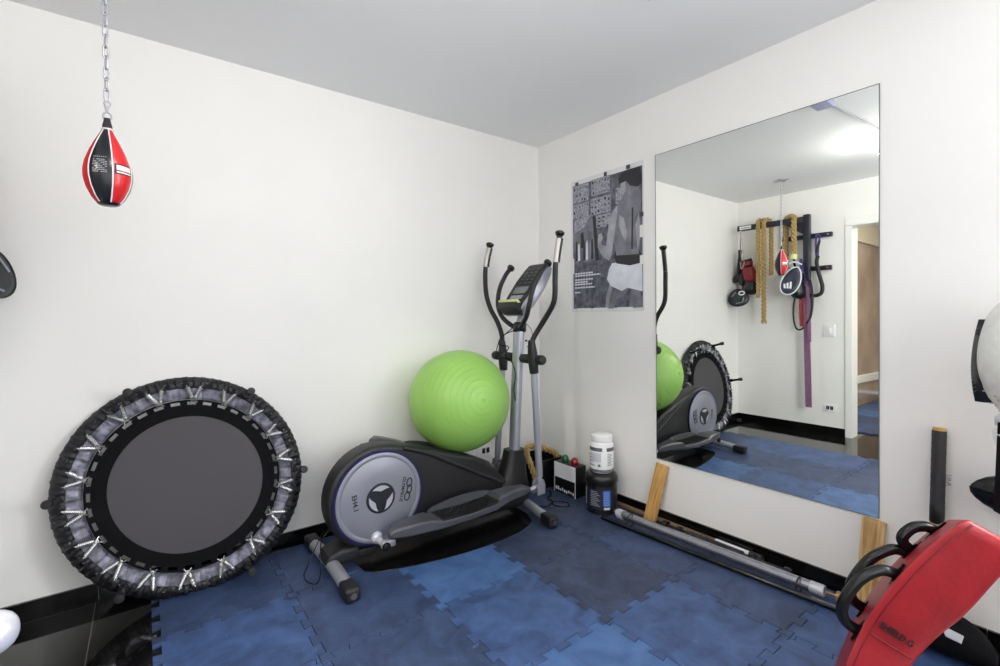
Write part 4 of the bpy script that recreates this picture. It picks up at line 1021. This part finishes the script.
# black loop handles on the back face
TB = (interp(SC['back'], .5)); 
def back_pt(s, w_, lift=0):
    A_ = interp(SC['back'], s); F_ = interp(SC['front'], s); A_ = at(A_.x, A_.y, A_.z); F_ = at(F_.x, F_.y, F_.z); return A_+WV*.26*w_-(F_-A_).normalized()*(lift+.003)
def handle(s0, s1, w0, w1, h, r=.0155):
    P0, P1 = back_pt(s0, w0), back_pt(s1, w1); d0 = P0-back_pt(s0, w0, .1); 
    up = -(d0.normalized()); 
    pts = [P0-up*.01, P0+up*h*.45, P0.lerp(P1, .12)+up*h*.86, P0.lerp(P1, .36)+up*h, P0.lerp(P1, .68)+up*h*.93, P0.lerp(P1, .93)+up*h*.55, P1+up*.005]
    b = B(); tube(b, smooth_path(pts, 7), r, 14); o = obj('handle', b, 'black_gloss', t, 60)
    for P_ in (P0, P1):
        b = B(); X_ = (P1-P0).normalized(); 
        tb = bmesh.new(); bmesh.ops.create_cube(tb, size=1); bmesh.ops.bevel(tb, geom=list(tb.edges), offset=.2, segments=2, affect='EDGES')
        for v in tb.verts: v.co = P_+X_*v.co.x*.075+WV*v.co.y*.045+up*v.co.z*.008
        merge(b, tb); obj('handle_patch', b, 'webbing', o, 40)
handle(.32, .63, .12, .14, .084)
handle(.40, .72, .62, .62, .084)
handle(.74, .88, .60, .60, .055)
# dark bag with a white tag behind the shield
t = thing('gym_bag', 'black bag with a small white tag on the floor below the red shield', 'bag', (-.17, -2.36, MT))
b = B(); rings = []
for k in range(13):
    s = k/12; q = math.sin(PI*(.06+.88*s))**.5; rings.append([V(-.145+.085*q*math.cos(a), -2.20-.24*s, MT+.07*q+.07*q*math.sin(a)*(1 if math.sin(a) > 0 else .98)) for a in [2*PI*j/20 for j in range(20)]])
loft(b, rings); obj('bag_body', b, 'webbing', t, 70)
b = B(); prism(b, [(-.224, -2.315, .136), (-.232, -2.372, .131), (-.246, -2.368, .112), (-.240, -2.328, .114)], (0, 0, .004)); obj('tag', b, 'label_pale', t, 0)

# ------------------------------------------------------------------ chrome rail end at the lower left edge
t = thing('chrome_rail', 'polished steel rail with a rounded end at the lower left edge', 'rail', (-2.95, -1.54, 0))
e = at(17, 625, .80); dr = V(-1, -.25, .0).normalized()
b = B(); lathe(b, [(.001, 0), (.010, .001), (.018, .004), (.025, .009), (.031, .017), (.0345, .026), (.036, .038), (.036, .36)], e+dr*-.004, dr, 28); obj('rail_tube', b, 'satin', t, 60)
ft = e+dr*.3
b = B(); cyl(b, V(ft.x, ft.y, .012), V(ft.x, ft.y, ft.z), .025, 24); obj('rail_post', b, 'chrome', t, 60)
b = B(); cyl(b, V(ft.x, ft.y, 0), V(ft.x, ft.y, .014), .1, 32, bev=.003); obj('base_plate', b, 'black_gloss', t, 40)

# ------------------------------------------------------------------ wall rack and what hangs on it (opposite wall, seen in the mirror)
t = thing('bag_bracket', 'black steel bracket with a long arm on the wall beside the door', 'bracket', (-W, -.74, 1.1))
b = B(); box(b, (-W+.085, -.745, 1.70), (.06, .055, 1.06), bev=.004); obj('post', b, 'bracket', t, 30)
for z, y0, y1 in ((2.012, -.49, -.945), (1.68, -.56, -.94)):
    b = B(); box(b, (-W+.02, (y0+y1)/2, z), (.04, y0-y1, .046), bev=.003); box(b, (-W+.05, -.745, z), (.05, .05, .05)); o = obj('rail', b, 'bracket', t, 30)
    for y in (y1+.03, -.83, y0-.03):
        b = B(); cyl(b, (-W+.04, y, z), (-W+.046, y, z), .009, 14); obj('bolt', b, 'chrome', o)
AE = V(-2.885, -.105, 2.165); AP = V(-W+.085, -.735, 2.185)
ad = (AE-AP).normalized(); an = V(-ad.y, ad.x, 0)
b = B(); prism(b, [AP+an*.024+V(0, 0, .028), AP-an*.024+V(0, 0, .028), AP-an*.024-V(0, 0, .028), AP+an*.024-V(0, 0, .028)], AE-AP, bev=.002); arm_ = obj('arm', b, 'bracket', t, 30)
b = B(); prism(b, [AP+an*.003+V(0, 0, -.02), AP+an*.003+ad*.2+V(0, 0, -.02), AP+an*.003+V(0, 0, -.17)], an*-.006); obj('gusset', b, 'bracket', t, 0)
b = B(); q0 = AE-ad*.025; pts = [q0+V(0, 0, .019), q0-ad*.115+V(0, 0, .019), q0-ad*.115-V(0, 0, .017), q0-V(0, 0, .017)]
sgn = -1 if (an.x > 0) else 1
face = an*(.0245 if an.x > 0 else -.0245)
prism(b, [p+face for p in pts], face.normalized()*.0012); lb = obj('label', b, 'white_vinyl', arm_, 0)
b = B(); q1 = q0+face+face.normalized()*.0014
for k in range(6): p = q1-ad*(.018+.013*k); prism(b, [p+V(0, 0, .007), p-ad*.008+V(0, 0, .007-.003*(k % 2)), p-ad*.008-V(0, 0, .007), p-V(0, 0, .005)], face.normalized()*.0006)
prism(b, [q1-ad*.100+V(0, 0, .006), q1-ad*.108+V(0, 0, .006), q1-ad*.108-V(0, 0, .006), q1-ad*.100-V(0, 0, .006)], face.normalized()*.0006)
obj('lettering', b, 'ink', arm_, 0)
b = B(); cyl(b, (AE.x-.002, AE.y-.03, 2.125), (AE.x-.002, AE.y-.03, 2.138), .022, 18); tube(b, [(AE.x+.010*math.cos(2*PI*k/14), AE.y-.03, 2.113+.012*math.sin(2*PI*k/14)) for k in range(14)], .003, 6, closed=True); obj('hook', b, 'chrome', t)

def over(s, zt=2.232):                 # point above the arm at distance s from its end
    p = AE-ad*s; return V(p.x, p.y, zt)
def hang(s0, z0, s1, z1, r, label, spread=.052):
    a_ = over(s0); c_ = over(s1); f = -an if an.x < 0 else an       # f points into the room
    pts = [V(a_.x, a_.y, z0)+f*spread, V(a_.x, a_.y, (z0+2.2)/2)+f*spread, V(a_.x, a_.y, 2.15)+f*spread, V(a_.x, a_.y, 2.215)+f*spread*.75, (a_+c_)/2+V(0, 0, .0), V(c_.x, c_.y, 2.205)-f*spread*.75, V(c_.x, c_.y, 2.14)-f*spread, V(c_.x, c_.y, (z1+2.2)/2)-f*spread, V(c_.x, c_.y, z1)-f*spread]
    return pts
G = 'climbing ropes over the bracket arm'
o, P_, T_ = rope('climbing_rope', hang(.215, 1.40, .245, 1.62, 0, ''), .0225, 'tan twisted rope over the bracket arm, nearest the hanging gloves', G)
o2, P2, T2 = rope('climbing_rope', hang(.268, 1.18, .318, 1.64, 0, ''), .0235, 'longest tan twisted rope, frayed end lowest, second from the hanging gloves', G)
b = B(); random.seed(8)
for k in range(14):
    p = P2[0]; a = 2*PI*k/14; tube(b, [p+V(.01*math.cos(a), .01*math.sin(a), 0), p+V(.02*math.cos(a), .02*math.sin(a), -.03), p+V(.035*math.cos(a)*random.random(), .03*math.sin(a), -.05-.02*random.random())], [.005, .004, .002], 5)
obj('frayed_end', b, 'rope', o2, 40)
# loop joining the back falls of the two ropes
o3, P3, T3 = rope('battle_rope', hang(.545, 1.80, .455, 1.66, 0, '', .052), .026, 'thicker tan rope over the bracket arm, beside the post, with taped end', G)
b = B(); p = P3[0]; lathe(b, [(.028, 0), (.03, .004), (.03, .045), (.026, .05)], p+V(0, 0, -.02), (0, 0, 1), 18); ot = obj('tape_end', b, 'yellow', o3); ot['label'] = 'pale yellow tape end'

# cluster at the arm's end
C0 = V(AE.x, AE.y-.03, 2.1)
t = thing('skipping_handle', 'long black handle hanging by a cord at the end of the bracket arm', 'exercise handle', (C0.x-.06, C0.y+.04, 1.62))
b = B(); tube(b, [(C0.x, C0.y, 2.10), (C0.x-.02, C0.y+.012, 1.98), (C0.x-.068, C0.y+.035, 1.935)], .0035, 6); obj('cord', b, 'webbing', t)
b = B(); lathe(b, [(.012, 0), (.018, .01), (.018, .24), (.022, .25), (.022, .28)], (C0.x-.065, C0.y+.055, 1.66), (-.03, -.06, 1), 16); obj('handle', b, 'foam', t)
t = thing('lace_cord', 'pale looped cord carrying the gloves under the bracket arm end', 'cord', (C0.x, C0.y, 1.7))
b = B(); tube(b, smooth_path([(C0.x, C0.y, 2.10), (C0.x+.01, C0.y-.01, 1.95), (C0.x+.006, C0.y-.015, 1.82), (C0.x-.02, C0.y-.03, 1.74)], 5), .003, 6)
tube(b, smooth_path([(C0.x, C0.y, 2.10), (C0.x-.01, C0.y-.02, 1.97), (C0.x, C0.y-.035, 1.85), (C0.x+.03, C0.y-.05, 1.76), (C0.x+.03, C0.y-.02, 1.72), (C0.x+.01, C0.y+.0, 1.80)], 5), .0035, 6); obj('loop', b, 'grip_silver', t)
GG = 'boxing gear hanging from the bracket arm end'
glove('boxing_glove', 'red and black boxing glove at the top of the cluster under the arm end', (-2.955, -.20, 1.67), 1.05, rot(x=math.radians(195), z=math.radians(120)), ('darkred', 'blackbag', 'blackbag', 'darkred'), GG)
glove('boxing_glove', 'black boxing glove with red trim in the middle of the hanging cluster', (-3.005, -.12, 1.63), 1.0, rot(x=math.radians(185), z=math.radians(40)), ('blackbag', 'blackbag', 'blackbag', 'red'), GG)
glove('boxing_glove', 'dark boxing glove with red cuff against the ropes in the hanging cluster', (-2.975, -.21, 1.53), 1.05, rot(x=math.radians(170), z=math.radians(80)), ('blackbag', 'darkred', 'darkred', 'blackbag'), GG)

def focus_mitt(name, label, c, nrm, up, w, h, th, mats, group=None, logo='ring'):
    t = thing(name, label, 'focus pad', c, group); c = Vector(c); nrm = Vector(nrm).normalized(); up = Vector(up); up = (up-nrm*up.dot(nrm)).normalized(); sd = up.cross(nrm)
    def P(u, v, d): return c+sd*u+up*v+nrm*d
    def outl(k): 
        return [(w*k*(math.cos(a))*(1-.16*math.sin(a)), h*k*math.sin(a)) for a in [2*PI*j/36 for j in range(36)]]
    b = B(); loft(b, [[P(u, v, d) for u, v in outl(k)] for k, d in ((.75, -th*.5), (.95, -th*.42), (1.0, -th*.1), (1.0, th*.2), (.93, th*.46), (.7, th*.52), (.3, th*.46), (.01, th*.44))]); o = obj('pad', b, mats[0], t, 60)
    b = B(); tube(b, [P(u, v, th*.40) for u, v in outl(.955)], h*.045, 8, closed=True); obj('piping', b, mats[1] if logo != 'ring' else 'black_gloss', t, 60)
    b = B(); tube(b, smooth_path([P(-w*.5, -h*.1, -th*.4), P(-w*.3, 0, -th*1.3), P(w*.3, 0, -th*1.3), P(w*.5, -h*.1, -th*.4)], 5), h*.11, 10); obj('glove_back', b, mats[0], t, 60)
    if logo == 'ring':
        b = B(); tube(b, [P(-w*.38+.26*w*math.cos(2*PI*k/20), h*.42+.2*h*math.sin(2*PI*k/20), th*.53) for k in range(20)], h*.065, 8, closed=True); obj('white_ring', b, mats[1], o, 60)
        for u0, v0, u1, v1 in ((.15, .65, .6, .2), (-.5, -.1, -.3, -.6), (-.3, -.6, .35, -.65)):
            b = B(); tube(b, [P(u0*w, v0*h, th*.52), P(u1*w, v1*h, th*.52)], h*.05, 6); obj('white_stripe', b, 'grey_ink', o, 60)
    else:
        b = B()
        for k in range(3):
            u0 = -.35+.28*k; prism(b, [P(w*(u0), h*(-.5-.04*k), th*.50), P(w*(u0+.2), h*(-.52-.04*k), th*.50), P(w*(u0+.42), h*(-.1-.12*k), th*.54), P(w*(u0+.24), h*(-.05-.12*k), th*.54)], nrm*.002)
        obj('stripe_logo', b, mats[1], o, 0)
    return t
focus_mitt('focus_mitt', 'black focus pad with a white ring, lowest of the cluster at the arm end', (-2.88, -.112, 1.402), (.90, -.42, .12), (-.1, .25, 1), .106, .098, .055, ('blackbag', 'white_vinyl'), GG)
focus_mitt('focus_mitt', 'navy focus pad with white edge and stripes hanging beside the bracket post', (-2.84, -.665, 1.55), (.93, -.30, .1), (-.1, -.35, 1), .084, .15, .06, ('navy', 'white_vinyl'), 'boxing gear hanging beside the bracket post', 'stripes')
GB = 'boxing gear hanging beside the bracket post'
glove('boxing_glove', 'black glove hanging behind the navy focus pad', (-2.93, -.69, 1.47), 1.05, rot(x=math.radians(180), z=math.radians(20)), ('blackbag', 'blackbag', 'webbing', 'webbing'), GB)
b = B(); tube(b, smooth_path([(-3.04, -.60, 2.0), (-3.02, -.62, 1.9), (-3.0, -.63, 1.82), (-2.98, -.64, 1.73), (-2.96, -.68, 1.66)], 5), .011, 8)
tag(obj('hanging_strap', b, 'webbing', None, 60, loc=(-3.0, -.63, 1.7)), 'black webbing strap hanging from the upper rail left of the post', 'strap')
b = B(); tube(b, smooth_path([(-2.97, -.70, 1.66), (-2.93, -.63, 1.64), (-2.90, -.60, 1.70), (-2.92, -.655, 1.75), (-2.96, -.715, 1.72)], 6), .009, 8)
tag(obj('grey_strap', b, 'label_pale', None, 60, loc=(-2.93, -.65, 1.68)), 'pale grey strap looped above the navy focus pad', 'strap')
# bands
def ribbon(bm, pts, w, th, wd):
    P_ = smooth_path(pts, 6); wd = Vector(wd).normalized(); rings = []
    for i, p in enumerate(P_):
        T_ = (P_[min(i+1, len(P_)-1)]-P_[max(i-1, 0)]).normalized(); s = (wd-T_*wd.dot(T_)).normalized(); n_ = T_.cross(s)
        rings.append([p+s*w/2+n_*th/2, p-s*w/2+n_*th/2, p-s*w/2-n_*th/2, p+s*w/2-n_*th/2])
    loft(bm, rings)
t = thing('purple_resistance_band', 'long purple resistance band hanging down the wall from the bracket post', 'resistance band', (-2.95, -.76, .28))
b = B(); ribbon(b, [(-2.965, -.745, 1.55), (-2.955, -.755, 1.3), (-2.955, -.76, 1.0), (-2.955, -.768, .6), (-2.955, -.775, .30), (-2.965, -.775, .285), (-2.972, -.775, .30), (-2.97, -.77, .6), (-2.97, -.76, 1.0), (-2.97, -.75, 1.5)], .052, .004, (0, 1, 0)); obj('long_loop', b, 'purple', t, 40)
b = B(); ribbon(b, [(-2.935, -.775, 1.50), (-2.93, -.79, 1.2), (-2.93, -.79, .96), (-2.94, -.79, .945), (-2.945, -.79, .96), (-2.95, -.785, 1.2), (-2.95, -.77, 1.5)], .03, .004, (0, 1, 0)); obj('short_loop', b, 'purple', t, 40)
b = B(); ribbon(b, [(-2.975, -.70, 1.78), (-2.96, -.72, 1.66), (-2.955, -.735, 1.58), (-2.945, -.75, 1.53)], .03, .008, (0, 1, 0)); obj('violet_sling', b, 'violet_web', t, 40)
b = B(); ribbon(b, [(-2.945, -.72, 1.52), (-2.94, -.712, 1.30), (-2.945, -.715, 1.12), (-2.955, -.72, 1.10), (-2.96, -.715, 1.2), (-2.96, -.72, 1.5)], .028, .004, (0, 1, 0))
tag(obj('red_resistance_band', b, 'red_band', None, 40, loc=(-2.95, -.72, 1.1)), 'short dull red resistance band beside the purple band', 'resistance band')
b = B(); tube(b, smooth_path([(-2.94, -.735, 1.58), (-2.93, -.69, 1.50), (-2.935, -.655, 1.35), (-2.94, -.645, 1.20), (-2.945, -.665, 1.08), (-2.945, -.705, 1.055), (-2.95, -.735, 1.08)], 7), .0085, 8)
tag(obj('rubber_tube_loop', b, 'foam', None, 60, loc=(-2.94, -.65, 1.1)), 'thin black rubber tube looping down left of the purple band', 'tube')
b = B(); tube(b, smooth_path([(-2.93, -.80, 1.56), (-2.925, -.82, 1.45), (-2.93, -.82, 1.3), (-2.935, -.80, 1.18), (-2.935, -.77, 1.12)], 7), .012, 10)
tag(obj('black_tubing', b, 'foam', None, 60, loc=(-2.93, -.8, 1.3)), 'thick black tube hanging right of the purple band', 'tube')
t = thing('suspension_handle', 'black foam handle hanging by violet webbing from the bracket rail near the door', 'exercise handle', (-3.0, -.84, 1.4))
b = B(); tube(b, smooth_path([(-3.0, -.845, 1.80), (-3.0, -.835, 1.74), (-3.0, -.845, 1.66), (-3.0, -.87, 1.56), (-3.0, -.885, 1.49), (-3.0, -.875, 1.425), (-2.99, -.83, 1.40), (-2.98, -.77, 1.405)], 7), .018, 12); obj('handle', b, 'foam', t, 60)
b = B(); ribbon(b, [(-3.035, -.82, 2.02), (-3.01, -.823, 1.9), (-3.0, -.835, 1.76)], .02, .004, (0, 1, 0)); ribbon(b, [(-3.035, -.855, 2.01), (-3.01, -.85, 1.92), (-3.0, -.845, 1.78)], .016, .004, (0, 1, 0)); obj('webbing', b, 'violet_web', t, 40)
b = B(); tube(b, [(-3.0, -.86, 1.95), (-2.995, -.835, 1.83)], .013, 10); obj('grip', b, 'foam', t, 60)

# ------------------------------------------------------------------ ceiling lamp (seen at the top of the mirror)
LX, LY = -1.93, -1.69
t = thing('ceiling_lamp', 'bright ceiling lamp with its cable running to a small box', 'lamp', (LX, LY, H))
b = B(); cyl(b, (LX, LY, H-.001), (LX, LY, H-.03), .055, 28, bev=.004); obj('lamp_base', b, 'white_plastic', t)
M['lilac_box'] = mat('lilac_plastic', (170, 170, 205), .4)
M['lamp'] = mat('lamp_glow', (255, 252, 246), .4, emit=1)
M['lamp'].node_tree.nodes['Principled BSDF'].inputs['Emission Strength'].default_value = 78
b = B(); ellipsoid(b, (LX, LY, H-.115), (.085, .085, .085)); obj('globe', b, 'lamp', t, 180)
b = B(); tube(b, smooth_path([(LX+.05, LY, H-.012), (-1.6, -1.665, H-.012), (-1.3, -1.64, H-.014), (-1.0, -1.62, H-.014), (-.90, -1.60, H-.012)], 5), .006, 8); obj('cable', b, 'grey_ink', t)
b = B(); box(b, (-.86, -1.60, H-.022), (.11, .09, .04), bev=.004); obj('junction_box', b, 'lilac_box', t, 30)

# fill light: area lights at the two added windows, and an added hallway lamp
def area(name, loc, rot_, sx, sy, e, colr):
    l = bpy.data.lights.new(name, 'AREA'); l.shape = 'RECTANGLE'; l.size = sx; l.size_y = sy; l.energy = e; l.color = colr
    o = bpy.data.objects.new(name, l); col.objects.link(o); o.location = loc; o.rotation_euler = rot_; return o
area('added_window_fill', ((WX0+WX1)/2, BACK-.16, (WZ0+WZ1)/2), (math.radians(90), 0, 0), WX1-WX0, WZ1-WZ0, 22, (.93, .965, 1))
area('added_side_window_fill', (.15, (RY0+RY1)/2, (RZ0+RZ1)/2), (math.radians(90), 0, math.radians(90)), RY1-RY0, RZ1-RZ0, 122, (.95, .975, 1))
t = thing('added_hall_lamp', 'added round ceiling lamp brightening the hallway beyond the door', 'lamp', (-4.2, -1.9, H))  # unseen lamp, added to brighten the hallway
b = B(); cyl(b, (-4.2, -1.9, H-.001), (-4.2, -1.9, H-.03), .16, 32, bev=.004); obj('lamp_base', b, 'white_plastic', t)  # base of the added hall lamp
M['hall_fill'] = mat('added_hall_lamp_glow', (255, 246, 230), .4, emit=1); M['hall_fill'].node_tree.nodes['Principled BSDF'].inputs['Emission Strength'].default_value = 300
b = B(); ellipsoid(b, (-4.2, -1.9, H-.05), (.14, .14, .05)); obj('added_diffuser', b, 'hall_fill', t, 180)

w = bpy.data.worlds.new('sky'); bpy.context.scene.world = w; w.use_nodes = True
w.node_tree.nodes['Background'].inputs['Color'].default_value = (.75, .86, 1, 1); w.node_tree.nodes['Background'].inputs['Strength'].default_value = 1.2

# ------------------------------------------------------------------ camera
sc = bpy.context.scene
cd = bpy.data.cameras.new('camera'); cd.sensor_width = 36; cd.lens = 470.3/1000*36; cd.shift_y = -(333-322.18)/1000; cd.clip_start = .02
co_ = bpy.data.objects.new('camera', cd); col.objects.link(co_)
rr = rV.normalized(); ff = fV.normalized(); uu = rr.cross(ff).normalized(); ff = uu.cross(rr).normalized()
co_.matrix_world = Matrix(((rr.x, uu.x, -ff.x, CAM.x), (rr.y, uu.y, -ff.y, CAM.y), (rr.z, uu.z, -ff.z, CAM.z), (0, 0, 0, 1)))
sc.camera = co_
sc.view_settings.view_transform = 'Standard'; sc.view_settings.look = 'None'; sc.view_settings.gamma = 1; sc.view_settings.use_curve_mapping = False
sc.view_settings.exposure = -.32
sc.cycles.caustics_reflective = True; sc.cycles.caustics_refractive = False
sc.cycles.max_bounces = 14; sc.cycles.diffuse_bounces = 10; sc.cycles.sample_clamp_indirect = 6
